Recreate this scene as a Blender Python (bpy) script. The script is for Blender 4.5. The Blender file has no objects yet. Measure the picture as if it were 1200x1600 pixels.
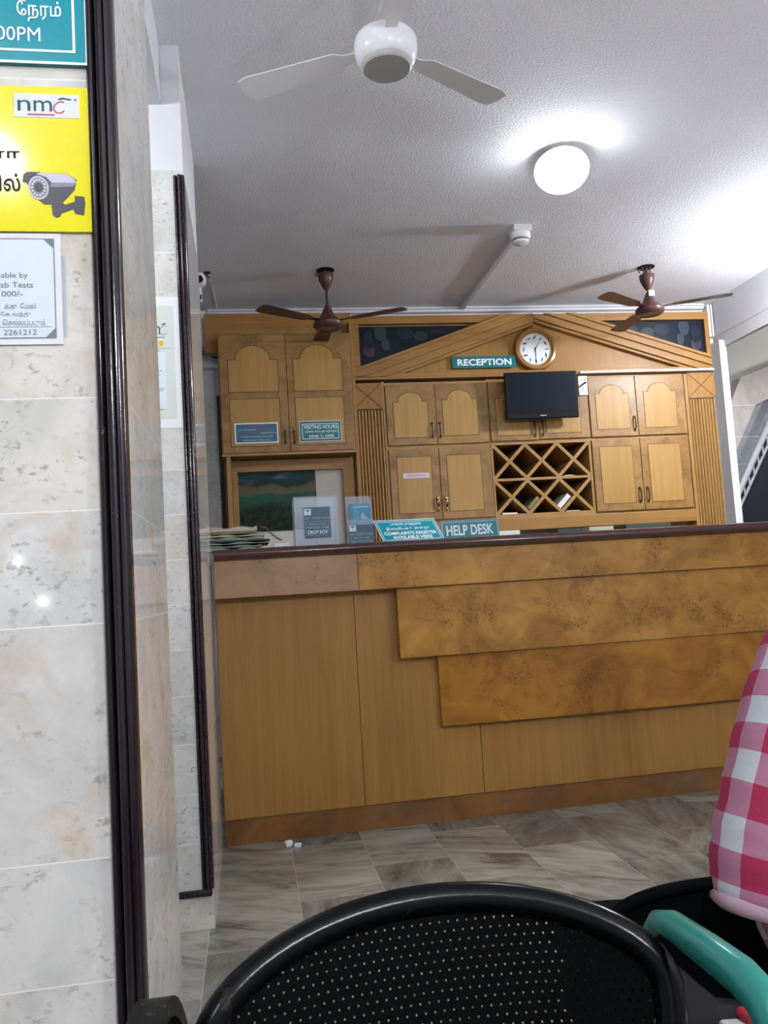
import bpy, bmesh, math, random
from mathutils import Vector, Matrix
random.seed(7)
PI = math.pi
SC = bpy.context.scene
COL = SC.collection

# ------------------------------------------------------------------ camera
cam_d = bpy.data.cameras.new('camera')
cam = bpy.data.objects.new('camera', cam_d); COL.objects.link(cam)
cam_d.sensor_fit = 'VERTICAL'; cam_d.sensor_height = 32.0
cam_d.lens = 1297.65 / 1600 * 32.0
cam_d.clip_start = 0.02
YAW, PITCH, ROLL = math.radians(9.43741), math.radians(4.81086), math.radians(-3.49358)
fw = Vector((math.sin(YAW) * math.cos(PITCH), math.cos(YAW) * math.cos(PITCH), math.sin(PITCH)))
rt = Vector((math.cos(YAW), -math.sin(YAW), 0)); up = rt.cross(fw)
r2 = rt * math.cos(ROLL) + up * math.sin(ROLL); u2 = -rt * math.sin(ROLL) + up * math.cos(ROLL)
M = Matrix((r2, u2, -fw)).transposed().to_4x4(); M.translation = (0, 0, 1.0)
cam.matrix_world = M
SC.camera = cam

# ------------------------------------------------------------------ world, exposure
w = bpy.data.worlds.new('world'); SC.world = w; w.use_nodes = True
w.node_tree.nodes['Background'].inputs[0].default_value = (0.60, 0.66, 0.80, 1)
w.node_tree.nodes['Background'].inputs[1].default_value = 0.05
SC.view_settings.view_transform = 'Standard'; SC.view_settings.look = 'None'
SC.view_settings.gamma = 1.0; SC.view_settings.use_curve_mapping = False
SC.view_settings.exposure = 1.12
SC.cycles.caustics_reflective = False; SC.cycles.caustics_refractive = False
SC.cycles.sample_clamp_indirect = 4.0; SC.cycles.blur_glossy = 1.0
LAMP_MAIN, LAMP_RIGHT, LAMP_LOBBY, LAMP_REAR, LAMP_FILL, LAMP_STAIR = 32, 300, 80, 70, 195, 100   # emission strengths

# ------------------------------------------------------------------ materials
def newmat(name):
    m = bpy.data.materials.new(name); m.use_nodes = True
    nt = m.node_tree; b = nt.nodes['Principled BSDF']
    return m, nt, b
def N(nt, t, **kw):
    n = nt.nodes.new(t)
    for k, v in kw.items(): setattr(n, k, v)
    return n
def L(nt, a, b): nt.links.new(a, b)
def pos(nt, scale=(1, 1, 1), rot=(0, 0, 0)):
    g = N(nt, 'ShaderNodeNewGeometry'); mp = N(nt, 'ShaderNodeMapping')
    mp.inputs['Scale'].default_value = scale; mp.inputs['Rotation'].default_value = rot
    L(nt, g.outputs['Position'], mp.inputs['Vector']); return mp.outputs[0]
def noise(nt, vec, scale, detail=4, rough=0.55, dist=0.0):
    n = N(nt, 'ShaderNodeTexNoise'); n.inputs['Scale'].default_value = scale
    n.inputs['Detail'].default_value = detail; n.inputs['Roughness'].default_value = rough
    n.inputs['Distortion'].default_value = dist; L(nt, vec, n.inputs['Vector']); return n.outputs['Fac']
def ramp(nt, fac, stops, interp='LINEAR'):
    r = N(nt, 'ShaderNodeValToRGB'); r.color_ramp.interpolation = interp; e = r.color_ramp.elements
    while len(e) < len(stops): e.new(0.5)
    for i, (p, c) in enumerate(stops):
        e[i].position = p; e[i].color = (c[0], c[1], c[2], 1) if hasattr(c, '__len__') else (c, c, c, 1)
    L(nt, fac, r.inputs[0]); return r.outputs[0]
def mix(nt, fac, a, b, mode='MIX'):
    m = N(nt, 'ShaderNodeMix', data_type='RGBA', blend_type=mode)
    for sock, v in ((m.inputs[0], fac), (m.inputs[6], a), (m.inputs[7], b)):
        if hasattr(v, 'links') or isinstance(v, bpy.types.NodeSocket): L(nt, v, sock)
        elif hasattr(v, '__len__'): sock.default_value = (v[0], v[1], v[2], 1)
        else: sock.default_value = v
    return m.outputs[2]
def math_n(nt, op, a, b=None, c=None):
    m = N(nt, 'ShaderNodeMath', operation=op)
    for i, v in enumerate((a, b, c)):
        if v is None: continue
        if isinstance(v, bpy.types.NodeSocket): L(nt, v, m.inputs[i])
        else: m.inputs[i].default_value = v
    return m.outputs[0]
def bump(nt, bsdf, h, strength=0.2, dist=0.01):
    b = N(nt, 'ShaderNodeBump'); b.inputs['Strength'].default_value = strength; b.inputs['Distance'].default_value = dist
    L(nt, h, b.inputs['Height']); L(nt, b.outputs[0], bsdf.inputs['Normal'])
def plain(name, c, rough=0.5, metal=0.0, var=0.0, vscale=20, coat=0.0, spec=0.3):
    m, nt, b = newmat(name); b.inputs['Specular IOR Level'].default_value = spec
    b.inputs['Base Color'].default_value = (*c, 1); b.inputs['Roughness'].default_value = rough
    b.inputs['Metallic'].default_value = metal; b.inputs['Coat Weight'].default_value = coat
    if var:
        f = noise(nt, pos(nt), vscale)
        L(nt, mix(nt, f, [x * (1 - var) for x in c], [min(1, x * (1 + var)) for x in c]), b.inputs['Base Color'])
    return m
def emit(name, c, s):
    m, nt, b = newmat(name)
    b.inputs['Base Color'].default_value = (*c, 1)
    b.inputs['Emission Color'].default_value = (*c, 1); b.inputs['Emission Strength'].default_value = s
    return m
def wood(name, c0, c1, gscale=(38, 38, 1.6), rough=0.42, horiz=False):
    m, nt, b = newmat(name)
    s = (1.6, 38, 38) if horiz else gscale
    g = noise(nt, pos(nt, s), 1.0, 5, 0.6, 0.4)
    big = noise(nt, pos(nt, (3, 3, 1.0)), 1.0, 3)
    fine = noise(nt, pos(nt, (s[0] * 7, s[1] * 7, s[2] * 3)), 1.0, 2)
    f = math_n(nt, 'ADD', math_n(nt, 'MULTIPLY', g, 0.45), math_n(nt, 'MULTIPLY', big, 0.4))
    f = math_n(nt, 'ADD', f, math_n(nt, 'MULTIPLY', fine, 0.2))
    L(nt, ramp(nt, f, [(0.33, c0), (0.72, c1)]), b.inputs['Base Color'])
    b.inputs['Roughness'].default_value = rough; b.inputs['Specular IOR Level'].default_value = 0.28
    bump(nt, b, fine, 0.05, 0.002)
    return m
def burl(name, c0, c1, dark, rough=0.38, sc=1.0):
    m, nt, b = newmat(name)
    p = pos(nt, (sc, sc, sc))
    big = noise(nt, p, 5, 4, 0.6, 0.9)
    col = ramp(nt, big, [(0.32, c0), (0.66, c1)])
    # clusters of small dark eyes
    v = N(nt, 'ShaderNodeTexVoronoi'); v.inputs['Scale'].default_value = 80; L(nt, p, v.inputs['Vector'])
    eyes = ramp(nt, v.outputs['Distance'], [(0.16, 1.0), (0.40, 0.0)])
    cl = noise(nt, p, 5.5, 4, 0.6, 0.5)
    f = math_n(nt, 'MULTIPLY', eyes, ramp(nt, cl, [(0.51, 0.0), (0.62, 1.0)]))
    col = mix(nt, ramp(nt, cl, [(0.54, 0.0), (0.72, 0.62)]), col, [0.55 * d + 0.45 * x for d, x in zip(dark, c0)])
    col = mix(nt, math_n(nt, 'MULTIPLY', f, 0.78), col, dark)
    smoke = ramp(nt, noise(nt, pos(nt, (1.1, 1.1, 2.2)), 3.0, 6, 0.68, 1.0), [(0.50, 0.0), (0.74, 0.7)])
    col = mix(nt, smoke, col, [0.5 * d + 0.5 * x for d, x in zip(dark, c0)])
    L(nt, col, b.inputs['Base Color']); b.inputs['Roughness'].default_value = rough; b.inputs['Specular IOR Level'].default_value = 0.3
    return m
def pos_scale(nt, v, sc):
    mp = N(nt, 'ShaderNodeMapping'); mp.inputs['Scale'].default_value = sc; L(nt, v, mp.inputs['Vector']); return mp.outputs[0]
def marble(name, base, stain, vein, joints=(), zoff=0.0, rough=0.10, stainamt=0.8):
    m, nt, b = newmat(name)
    g = N(nt, 'ShaderNodeNewGeometry'); sep = N(nt, 'ShaderNodeSeparateXYZ'); L(nt, g.outputs['Position'], sep.inputs[0])
    z = sep.outputs['Z']
    # a different slab for each course: step count of the joints shifts the lookup
    idx = None; line = None
    for zj in joints:
        s = math_n(nt, 'GREATER_THAN', z, zj)
        idx = s if idx is None else math_n(nt, 'ADD', idx, s)
        c = math_n(nt, 'COMPARE', z, zj, 0.0009)
        line = c if line is None else math_n(nt, 'MAXIMUM', line, c)
    p = pos(nt)
    if idx is not None:
        cmb = N(nt, 'ShaderNodeCombineXYZ'); L(nt, math_n(nt, 'MULTIPLY', idx, 3.71), cmb.inputs[0])
        L(nt, math_n(nt, 'MULTIPLY', idx, 1.37), cmb.inputs[1])
        add = N(nt, 'ShaderNodeVectorMath', operation='ADD'); L(nt, p, add.inputs[0]); L(nt, cmb.outputs[0], add.inputs[1]); p = add.outputs[0]
    if idx is not None:
        wn = N(nt, 'ShaderNodeTexWhiteNoise', noise_dimensions='1D'); L(nt, math_n(nt, 'ADD', idx, 4.0), wn.inputs['W'])
        base_in = mix(nt, wn.outputs['Value'], base, [base[0] * 0.93, base[1] * 0.98, base[2] * 1.06])
    else: base_in = base
    n1 = noise(nt, p, 7, 6, 0.62, 0.6)
    dull = mix(nt, 1.0, base_in, (0.80, 0.81, 0.81), 'MULTIPLY')
    col = mix(nt, ramp(nt, n1, [(0.36, 0.0), (0.60, 1.0)]), dull, base_in)
    # cloudy grey drifts, small dark flecks gathered in groups, soft broken veins
    drift = ramp(nt, noise(nt, p, 12, 5, 0.68, 1.0), [(0.54, 0.0), (0.76, 0.42)])
    col = mix(nt, drift, col, [0.55 * x for x in base])
    grp = ramp(nt, noise(nt, p, 13, 3, 0.6), [(0.42, 0.0), (0.60, 1.0)])
    fl = ramp(nt, noise(nt, pos_scale(nt, p, (1, 1, 1.5)), 70, 3, 0.6, 0.3), [(0.56, 0.0), (0.66, 1.0)])
    col = mix(nt, math_n(nt, 'MULTIPLY', math_n(nt, 'MULTIPLY', fl, grp), 0.56), col, vein)
    off = N(nt, 'ShaderNodeVectorMath', operation='ADD'); off.inputs[1].default_value = (5.2, 1.3, 8.8); L(nt, p, off.inputs[0])
    sn = noise(nt, off.outputs[0], 8, 4, 0.55, 0.5)
    st = ramp(nt, sn, [(0.56, 0.0), (0.76, stainamt)])
    col = mix(nt, st, col, stain)
    rust = ramp(nt, noise(nt, off.outputs[0], 34, 4, 0.65, 0.8), [(0.60, 0.0), (0.70, 0.8)])
    col = mix(nt, math_n(nt, 'MULTIPLY', rust, ramp(nt, sn, [(0.64, 0.0), (0.74, 0.7)])), col, (0.22, 0.10, 0.035))
    if line is not None: col = mix(nt, line, col, (0.82, 0.80, 0.76))
    L(nt, col, b.inputs['Base Color']); b.inputs['Roughness'].default_value = rough
    return m
def floor_mat():
    m, nt, b = newmat('floor_marble_tiles')
    g = N(nt, 'ShaderNodeNewGeometry'); sep = N(nt, 'ShaderNodeSeparateXYZ'); L(nt, g.outputs['Position'], sep.inputs[0])
    W, H = 0.2765, 0.56
    u = math_n(nt, 'DIVIDE', math_n(nt, 'ADD', sep.outputs['X'], 0.165 + W * 40), W)
    cx = math_n(nt, 'FLOOR', u)
    wn = N(nt, 'ShaderNodeTexWhiteNoise', noise_dimensions='1D'); L(nt, cx, wn.inputs['W'])
    v = math_n(nt, 'ADD', math_n(nt, 'DIVIDE', math_n(nt, 'ADD', sep.outputs['Y'], 30 - 2.78), H), math_n(nt, 'MULTIPLY', math_n(nt, 'FLOORED_MODULO', cx, 2.0), 0.45))
    cy = math_n(nt, 'FLOOR', v)
    cmb = N(nt, 'ShaderNodeCombineXYZ'); L(nt, cx, cmb.inputs[0]); L(nt, cy, cmb.inputs[1])
    w2 = N(nt, 'ShaderNodeTexWhiteNoise', noise_dimensions='2D'); L(nt, cmb.outputs[0], w2.inputs['Vector'])
    rnd = w2.outputs['Value']
    fu = math_n(nt, 'PINGPONG', u, 0.5); fv = math_n(nt, 'PINGPONG', v, 0.5)
    ln = math_n(nt, 'MAXIMUM', math_n(nt, 'LESS_THAN', fu, 0.0045), math_n(nt, 'LESS_THAN', fv, 0.0022))
    # veins run in a different direction on each tile
    rot = N(nt, 'ShaderNodeVectorRotate', rotation_type='Z_AXIS'); L(nt, g.outputs['Position'], rot.inputs['Vector'])
    L(nt, math_n(nt, 'MULTIPLY', rnd, 2.4), rot.inputs['Angle'])
    mp = N(nt, 'ShaderNodeMapping'); mp.inputs['Scale'].default_value = (2.2, 7.5, 1); L(nt, rot.outputs[0], mp.inputs['Vector'])
    sh = N(nt, 'ShaderNodeVectorMath', operation='ADD'); L(nt, mp.outputs[0], sh.inputs[0])
    sc2 = N(nt, 'ShaderNodeVectorMath', operation='SCALE'); sc2.inputs['Scale'].default_value = 9; L(nt, w2.outputs['Color'], sc2.inputs[0]); L(nt, sc2.outputs[0], sh.inputs[1])
    n1 = noise(nt, sh.outputs[0], 1.0, 7, 0.62, 1.1)
    n2 = noise(nt, sh.outputs[0], 3.0, 6, 0.68, 0.7)
    f = math_n(nt, 'ADD', math_n(nt, 'MULTIPLY', n1, 0.62), math_n(nt, 'MULTIPLY', n2, 0.38))
    light = ramp(nt, f, [(0.36, (0.070, 0.067, 0.057)), (0.42, (0.16, 0.153, 0.131)), (0.53, (0.26, 0.249, 0.214)), (0.70, (0.35, 0.337, 0.293))])
    dark = ramp(nt, f, [(0.34, (0.055, 0.053, 0.046)), (0.50, (0.135, 0.130, 0.113)), (0.68, (0.25, 0.24, 0.21))])
    col = mix(nt, ramp(nt, rnd, [(0.42, 0.0), (0.62, 0.85)]), light, dark)
    col = mix(nt, math_n(nt, 'MULTIPLY', ln, 0.55), col, (0.40, 0.39, 0.36))
    L(nt, col, b.inputs['Base Color'])
    b.inputs['Roughness'].default_value = 0.19
    return m
def ceiling_mat():
    m, nt, b = newmat('ceiling_stipple')
    f = noise(nt, pos(nt), 95, 3, 0.6); big = noise(nt, pos(nt), 1.6, 3)
    L(nt, ramp(nt, big, [(0.3, (0.74, 0.74, 0.775)), (0.7, (0.80, 0.80, 0.835))]), b.inputs['Base Color'])
    b.inputs['Roughness'].default_value = 0.9
    bump(nt, b, f, 0.8, 0.006)
    return m
def granite(name, c0, c1, rough, spk=140):
    m, nt, b = newmat(name)
    L(nt, ramp(nt, noise(nt, pos(nt), spk, 4, 0.7), [(0.35, c0), (0.7, c1)]), b.inputs['Base Color'])
    b.inputs['Roughness'].default_value = rough
    return m
def worn_paint(name, c, under, amt=0.62, rough=0.3, scale=26, spread=0.03, spec=0.4):
    m, nt, b = newmat(name); b.inputs['Specular IOR Level'].default_value = spec
    bump(nt, b, noise(nt, pos(nt), 120, 3), 0.08, 0.002)
    f = ramp(nt, noise(nt, pos(nt), scale, 6, 0.72, 0.6), [(amt, 0.0), (amt + spread, 1.0)])
    L(nt, mix(nt, f, c, under), b.inputs['Base Color'])
    L(nt, math_n(nt, 'ADD', math_n(nt, 'MULTIPLY', f, 0.4), rough), b.inputs['Roughness'])
    return m
def perforated():
    m, nt, b = newmat('perforated_black_steel')
    tc = N(nt, 'ShaderNodeTexCoord'); sep = N(nt, 'ShaderNodeSeparateXYZ'); L(nt, tc.outputs['UV'], sep.inputs[0])
    P = 0.0098; Q = P * 0.866
    row = math_n(nt, 'DIVIDE', sep.outputs['Y'], Q); ri = math_n(nt, 'ROUND', row)
    shift = math_n(nt, 'MULTIPLY', math_n(nt, 'FLOORED_MODULO', ri, 2.0), 0.5)
    cu = math_n(nt, 'ADD', math_n(nt, 'DIVIDE', sep.outputs['X'], P), shift)
    du = math_n(nt, 'MULTIPLY', math_n(nt, 'SUBTRACT', cu, math_n(nt, 'ROUND', cu)), P)
    dv = math_n(nt, 'MULTIPLY', math_n(nt, 'SUBTRACT', row, ri), Q)
    d2 = math_n(nt, 'ADD', math_n(nt, 'MULTIPLY', du, du), math_n(nt, 'MULTIPLY', dv, dv))
    hole = math_n(nt, 'LESS_THAN', d2, 0.00112 ** 2)
    L(nt, math_n(nt, 'SUBTRACT', 1.0, hole), b.inputs['Alpha'])
    b.inputs['Base Color'].default_value = (0.0018, 0.0022, 0.0022, 1); b.inputs['Roughness'].default_value = 0.6
    b.inputs['Specular IOR Level'].default_value = 0.035
    return m
def gingham():
    m, nt, b = newmat('gingham_cotton')
    tc = N(nt, 'ShaderNodeTexCoord'); sep = N(nt, 'ShaderNodeSeparateXYZ'); L(nt, tc.outputs['UV'], sep.inputs[0])
    a = math_n(nt, 'LESS_THAN', math_n(nt, 'FRACT', sep.outputs['X']), 0.5)
    c = math_n(nt, 'LESS_THAN', math_n(nt, 'FRACT', sep.outputs['Y']), 0.5)
    s = math_n(nt, 'MULTIPLY', math_n(nt, 'ADD', a, c), 0.5)
    col = ramp(nt, s, [(0.0, (0.50, 0.52, 0.56)), (0.25, (0.40, 0.165, 0.25)), (0.75, (0.34, 0.018, 0.070))], 'CONSTANT')
    L(nt, col, b.inputs['Base Color']); b.inputs['Roughness'].default_value = 0.9
    b.inputs['Subsurface Weight'].default_value = 0.0
    bump(nt, b, noise(nt, pos(nt), 45, 3), 0.25, 0.006)
    return m
def clear_plastic(name, tint=(0.85, 0.9, 0.95), milk=0.25, rough=0.08):
    m, nt, b = newmat(name)
    tr = N(nt, 'ShaderNodeBsdfTransparent'); tr.inputs[0].default_value = (*tint, 1)
    b.inputs['Base Color'].default_value = (0.74, 0.78, 0.84, 1); b.inputs['Roughness'].default_value = rough
    ms = N(nt, 'ShaderNodeMixShader'); ms.inputs[0].default_value = milk
    L(nt, tr.outputs[0], ms.inputs[1]); L(nt, b.outputs[0], ms.inputs[2])
    L(nt, ms.outputs[0], nt.nodes['Material Output'].inputs['Surface'])
    return m
def landscape():
    m, nt, b = newmat('landscape_print')
    g = N(nt, 'ShaderNodeNewGeometry'); sep = N(nt, 'ShaderNodeSeparateXYZ'); L(nt, g.outputs['Position'], sep.inputs[0])
    z = math_n(nt, 'ADD', sep.outputs['Z'], math_n(nt, 'MULTIPLY', math_n(nt, 'SUBTRACT', noise(nt, pos(nt), 9, 5), 0.5), 0.10))
    t = math_n(nt, 'DIVIDE', math_n(nt, 'SUBTRACT', z, 1.33), 0.40)
    col = ramp(nt, t, [(0.0, (0.006, 0.012, 0.008)), (0.40, (0.008, 0.022, 0.015)), (0.48, (0.02, 0.075, 0.05)), (0.60, (0.025, 0.085, 0.06)), (0.63, (0.10, 0.10, 0.06)),
        (0.73, (0.09, 0.085, 0.05)), (0.77, (0.012, 0.03, 0.035)), (0.90, (0.02, 0.05, 0.055)), (1.0, (0.035, 0.075, 0.08))])
    leaf = ramp(nt, noise(nt, pos(nt), 34, 5, 0.7), [(0.45, 0.0), (0.62, 0.7)])
    low = ramp(nt, t, [(0.40, 1.0), (0.62, 0.0)])
    col = mix(nt, math_n(nt, 'MULTIPLY', leaf, low), col, (0.035, 0.05, 0.025))
    cl = ramp(nt, noise(nt, pos(nt, (6, 6, 22)), 1.0, 4), [(0.56, 0.0), (0.68, 0.6)])
    hi = ramp(nt, t, [(0.72, 0.0), (0.9, 1.0)])
    col = mix(nt, math_n(nt, 'MULTIPLY', cl, hi), col, (0.14, 0.2, 0.2))
    L(nt, col, b.inputs['Base Color']); b.inputs['Roughness'].default_value = 0.6; b.inputs['Specular IOR Level'].default_value = 0.15
    return m

JN = [0.105, 0.25, 0.396, 0.538, 0.683, 0.97, 1.114, 1.26, 1.55, 1.69, 1.98, 2.27]
JF = [0.105, 0.25, 0.396, 0.545, 0.689, 0.83, 0.968, 1.107, 1.247, 1.387, 1.53, 1.81, 2.088]
M_ = dict(
 ceiling=ceiling_mat(), floor=floor_mat(),
 wall=plain('wall_paint', (0.66, 0.67, 0.70), 0.75, var=0.05, vscale=4),
 white_paint=plain('white_paint', (0.62, 0.63, 0.66), 0.6, var=0.05, vscale=8),
 cream=plain('cream_paint', (0.62, 0.59, 0.53), 0.7, var=0.05, vscale=6),
 marble_near=marble('pillar_marble_near', (0.72, 0.69, 0.625), (0.52, 0.32, 0.10), (0.15, 0.14, 0.12), JN, rough=0.065, stainamt=0.62),
 marble_far=marble('pillar_marble_far', (0.68, 0.655, 0.59), (0.46, 0.36, 0.22), (0.17, 0.16, 0.15), JF, stainamt=0.35),
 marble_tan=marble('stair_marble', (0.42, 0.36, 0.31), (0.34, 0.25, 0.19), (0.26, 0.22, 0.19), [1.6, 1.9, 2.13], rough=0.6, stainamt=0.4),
 marble_shade=marble('stair_shaded_grey_marble', (0.20, 0.20, 0.20), (0.16, 0.15, 0.14), (0.10, 0.10, 0.10), [1.5, 1.7, 1.9], rough=0.6, stainamt=0.3),  # grey marble with the shade under the stair put into its colour
 trim=granite('dark_granite_trim', (0.010, 0.006, 0.010), (0.035, 0.018, 0.026), 0.14),
 trim_worn=worn_paint('worn_granite_trim', (0.012, 0.008, 0.012), (0.10, 0.055, 0.035), 0.66, 0.14, 40, 0.06),
 stone=granite('red_brown_granite', (0.030, 0.012, 0.010), (0.095, 0.040, 0.032), 0.16, 260),
 oak=wood('oak_veneer', (0.23, 0.108, 0.022), (0.37, 0.195, 0.052)),
 oak_l=wood('pale_veneer_panel', (0.31, 0.165, 0.042), (0.46, 0.27, 0.080)),
 oak_h=wood('oak_moulding', (0.23, 0.112, 0.026), (0.38, 0.20, 0.058), horiz=True),
 oak_v=wood('oak_stile', (0.26, 0.138, 0.040), (0.41, 0.235, 0.078)),
 frame=burl('door_frame_veneer', (0.22, 0.115, 0.034), (0.34, 0.19, 0.060), (0.080, 0.036, 0.014)),
 burl=burl('burl_veneer', (0.25, 0.110, 0.016), (0.42, 0.215, 0.042), (0.070, 0.028, 0.008), 0.32),
 burl_o=burl('burl_veneer_orange', (0.23, 0.088, 0.010), (0.37, 0.168, 0.022), (0.070, 0.026, 0.005), 0.32),
 burl_p=burl('burl_veneer_pink', (0.27, 0.155, 0.080), (0.37, 0.225, 0.125), (0.10, 0.050, 0.030), 0.36),
 kick=burl('scuffed_plinth_wood', (0.13, 0.054, 0.013), (0.23, 0.105, 0.026), (0.13, 0.105, 0.085), 0.5),
 groove=plain('dark_inlay_line', (0.055, 0.026, 0.010), 0.6),
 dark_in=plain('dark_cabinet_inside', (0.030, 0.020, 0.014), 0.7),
 seam=plain('dark_joint', (0.035, 0.016, 0.006), 0.7),
 brown=plain('brown_fan_enamel', (0.080, 0.034, 0.030), 0.32, var=0.15, vscale=12),
 black_hole=plain('dark_hole', (0.004, 0.004, 0.004), 0.9),
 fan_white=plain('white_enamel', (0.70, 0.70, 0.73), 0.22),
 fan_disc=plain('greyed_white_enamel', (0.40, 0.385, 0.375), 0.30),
 blade_grey=plain('pale_grey_blade', (0.80, 0.79, 0.81), 0.5),
 pvc=plain('white_pvc', (0.62, 0.62, 0.65), 0.4, var=0.06, vscale=15),
 white_plastic=plain('white_plastic', (0.72, 0.72, 0.74), 0.35),
 tv=plain('black_gloss_plastic', (0.003, 0.004, 0.006), 0.35, spec=0.15),
 screen=plain('dark_screen_glass', (0.003, 0.006, 0.012), 0.45, spec=0.10),
 silver=plain('silver_print', (0.5, 0.5, 0.52), 0.3, 0.6),
 brass=plain('polished_brass', (0.62, 0.36, 0.14), 0.16, 1.0),
 old_brass=plain('tarnished_handle', (0.085, 0.045, 0.020), 0.4, 0.5),
 clock_rim=wood('clock_rim_wood', (0.26, 0.11, 0.028), (0.40, 0.20, 0.06), rough=0.2),
 gold=plain('gilt_ring', (0.55, 0.36, 0.14), 0.25, 0.9),
 dial=plain('clock_dial', (0.80, 0.82, 0.82), 0.5),
 ink=plain('dark_ink', (0.02, 0.022, 0.025), 0.6),
 ink_grey=plain('grey_ink', (0.16, 0.22, 0.26), 0.6),
 ink_teal=plain('teal_ink', (0.02, 0.11, 0.12), 0.6),
 ink_red=plain('red_ink', (0.50, 0.05, 0.06), 0.6),
 ink_pink=plain('faded_red_ink', (0.42, 0.09, 0.13), 0.6),
 teal=plain('teal_sign_acrylic', (0.003, 0.27, 0.34), 0.25),
 teal_d=plain('deep_teal_sign', (0.003, 0.150, 0.168), 0.35),
 sign_blue=plain('slate_blue_sign', (0.045, 0.13, 0.21), 0.3),
 white_ink=plain('white_lettering', (0.86, 0.88, 0.90), 0.5),
 pale_ink=plain('pale_lettering', (0.62, 0.72, 0.80), 0.5),
 faint_ink=plain('faint_lettering', (0.30, 0.40, 0.48), 0.5),
 yellow=plain('yellow_sign', (0.78, 0.72, 0.015), 0.10),
 paper=plain('white_paper', (0.66, 0.74, 0.80), 0.45),
 paper_w=plain('plain_white_paper', (0.74, 0.75, 0.77), 0.6),
 paper_g=plain('pale_green_print', (0.60, 0.65, 0.60), 0.5),
 paper_c=plain('aged_cream_paper', (0.42, 0.40, 0.31), 0.8, var=0.2, vscale=30),
 paper_gr=plain('grey_green_folder', (0.20, 0.25, 0.20), 0.8, var=0.2, vscale=25),
 paper_kh=plain('khaki_paper', (0.24, 0.21, 0.11), 0.8, var=0.2, vscale=25),
 paper_d=plain('dark_green_folder', (0.035, 0.060, 0.050), 0.7),
 pink_paper=plain('pinkish_label_paper', (0.70, 0.58, 0.62), 0.6),
 label_blue=plain('slate_label', (0.030, 0.090, 0.150), 0.35),
 leaf_blue=plain('bright_blue_leaflet', (0.02, 0.22, 0.36), 0.35),
 acrylic=clear_plastic('clear_acrylic', milk=0.22), acrylic_f=clear_plastic('frosted_acrylic', (0.88, 0.92, 0.96), 0.20, 0.25),
 glassdark=plain('dark_stained_glass', (0.008, 0.014, 0.024), 0.18),
 glass_a=plain('blue_grey_glass', (0.026, 0.036, 0.050), 0.3), glass_b=plain('dull_rose_glass', (0.034, 0.024, 0.034), 0.3), glass_c=plain('navy_glass', (0.006, 0.011, 0.022), 0.3), glass_d=plain('dull_green_glass', (0.018, 0.026, 0.026), 0.3),
 black_paint=worn_paint('chipped_black_paint', (0.0025, 0.003, 0.004), (0.016, 0.009, 0.009), 0.60, 0.20, 22, 0.06, spec=0.16),
 black_arm=worn_paint('worn_black_armrest', (0.005, 0.007, 0.006), (0.055, 0.036, 0.032), 0.56, 0.35, 45, 0.05, spec=0.15),
 teal_paint=worn_paint('worn_teal_paint', (0.020, 0.190, 0.165), (0.045, 0.022, 0.020), 0.655, 0.2, 30, 0.02),
 perf=perforated(), black_steel=plain('dull_black_steel', (0.002, 0.0025, 0.003), 0.75, spec=0.04),
 steel=plain('grey_bracket_steel', (0.035, 0.035, 0.042), 0.3, 0.4),
 gingham=gingham(), hem=plain('pale_pink_cotton', (0.42, 0.29, 0.35), 0.9),
 lips=plain('brown_lips', (0.20, 0.07, 0.055), 0.5), skin=plain('brown_skin', (0.22, 0.105, 0.060), 0.5), hair=plain('black_hair', (0.010, 0.008, 0.007), 0.45),
 trousers=plain('dark_cloth', (0.012, 0.013, 0.018), 0.9), leather=plain('brown_leather', (0.06, 0.03, 0.02), 0.5),
 red_cloth=plain('red_cloth', (0.40, 0.03, 0.04), 0.8), white_cloth=plain('white_cloth', (0.66, 0.67, 0.66), 0.8),
 cam_d=plain('print_dark_grey', (0.045, 0.045, 0.06), 0.3), cam_m=plain('print_mid_grey', (0.20, 0.19, 0.25), 0.3), cam_l=plain('print_light_grey', (0.52, 0.50, 0.62), 0.3), cam_k=plain('print_black', (0.02, 0.02, 0.025), 0.3),
 smiley=plain('smiley_yellow', (0.75, 0.50, 0.04), 0.5),
 dark_void=plain('painted_stairwell_shade', (0.006, 0.008, 0.014), 0.6),  # near-black colour stands in for the unlit stairwell
 rail=plain('painted_handrail', (0.36, 0.36, 0.38), 0.35),
 lens=plain('black_lens', (0.006, 0.006, 0.008), 0.08),
)
M_['lamp_main'] = emit('lamp_glow', (0.90, 0.93, 1.0), LAMP_MAIN)
M_['lamp_right'] = emit('lamp_glow_right', (0.90, 0.93, 1.0), LAMP_RIGHT)
M_['lamp_lobby'] = emit('lamp_glow_lobby', (0.88, 0.93, 1.0), LAMP_LOBBY)
M_['lamp_rear'] = emit('lamp_glow_rear', (0.95, 0.96, 1.0), LAMP_REAR)
M_['lamp_fill'] = emit('lamp_glow_fill', (0.95, 0.96, 1.0), LAMP_FILL)
M_['lamp_small'] = emit('lamp_glow_small', (0.95, 0.96, 1.0), 40)
M_['lamp_stair'] = emit('lamp_glow_stair', (0.95, 0.96, 1.0), LAMP_STAIR)

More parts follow.
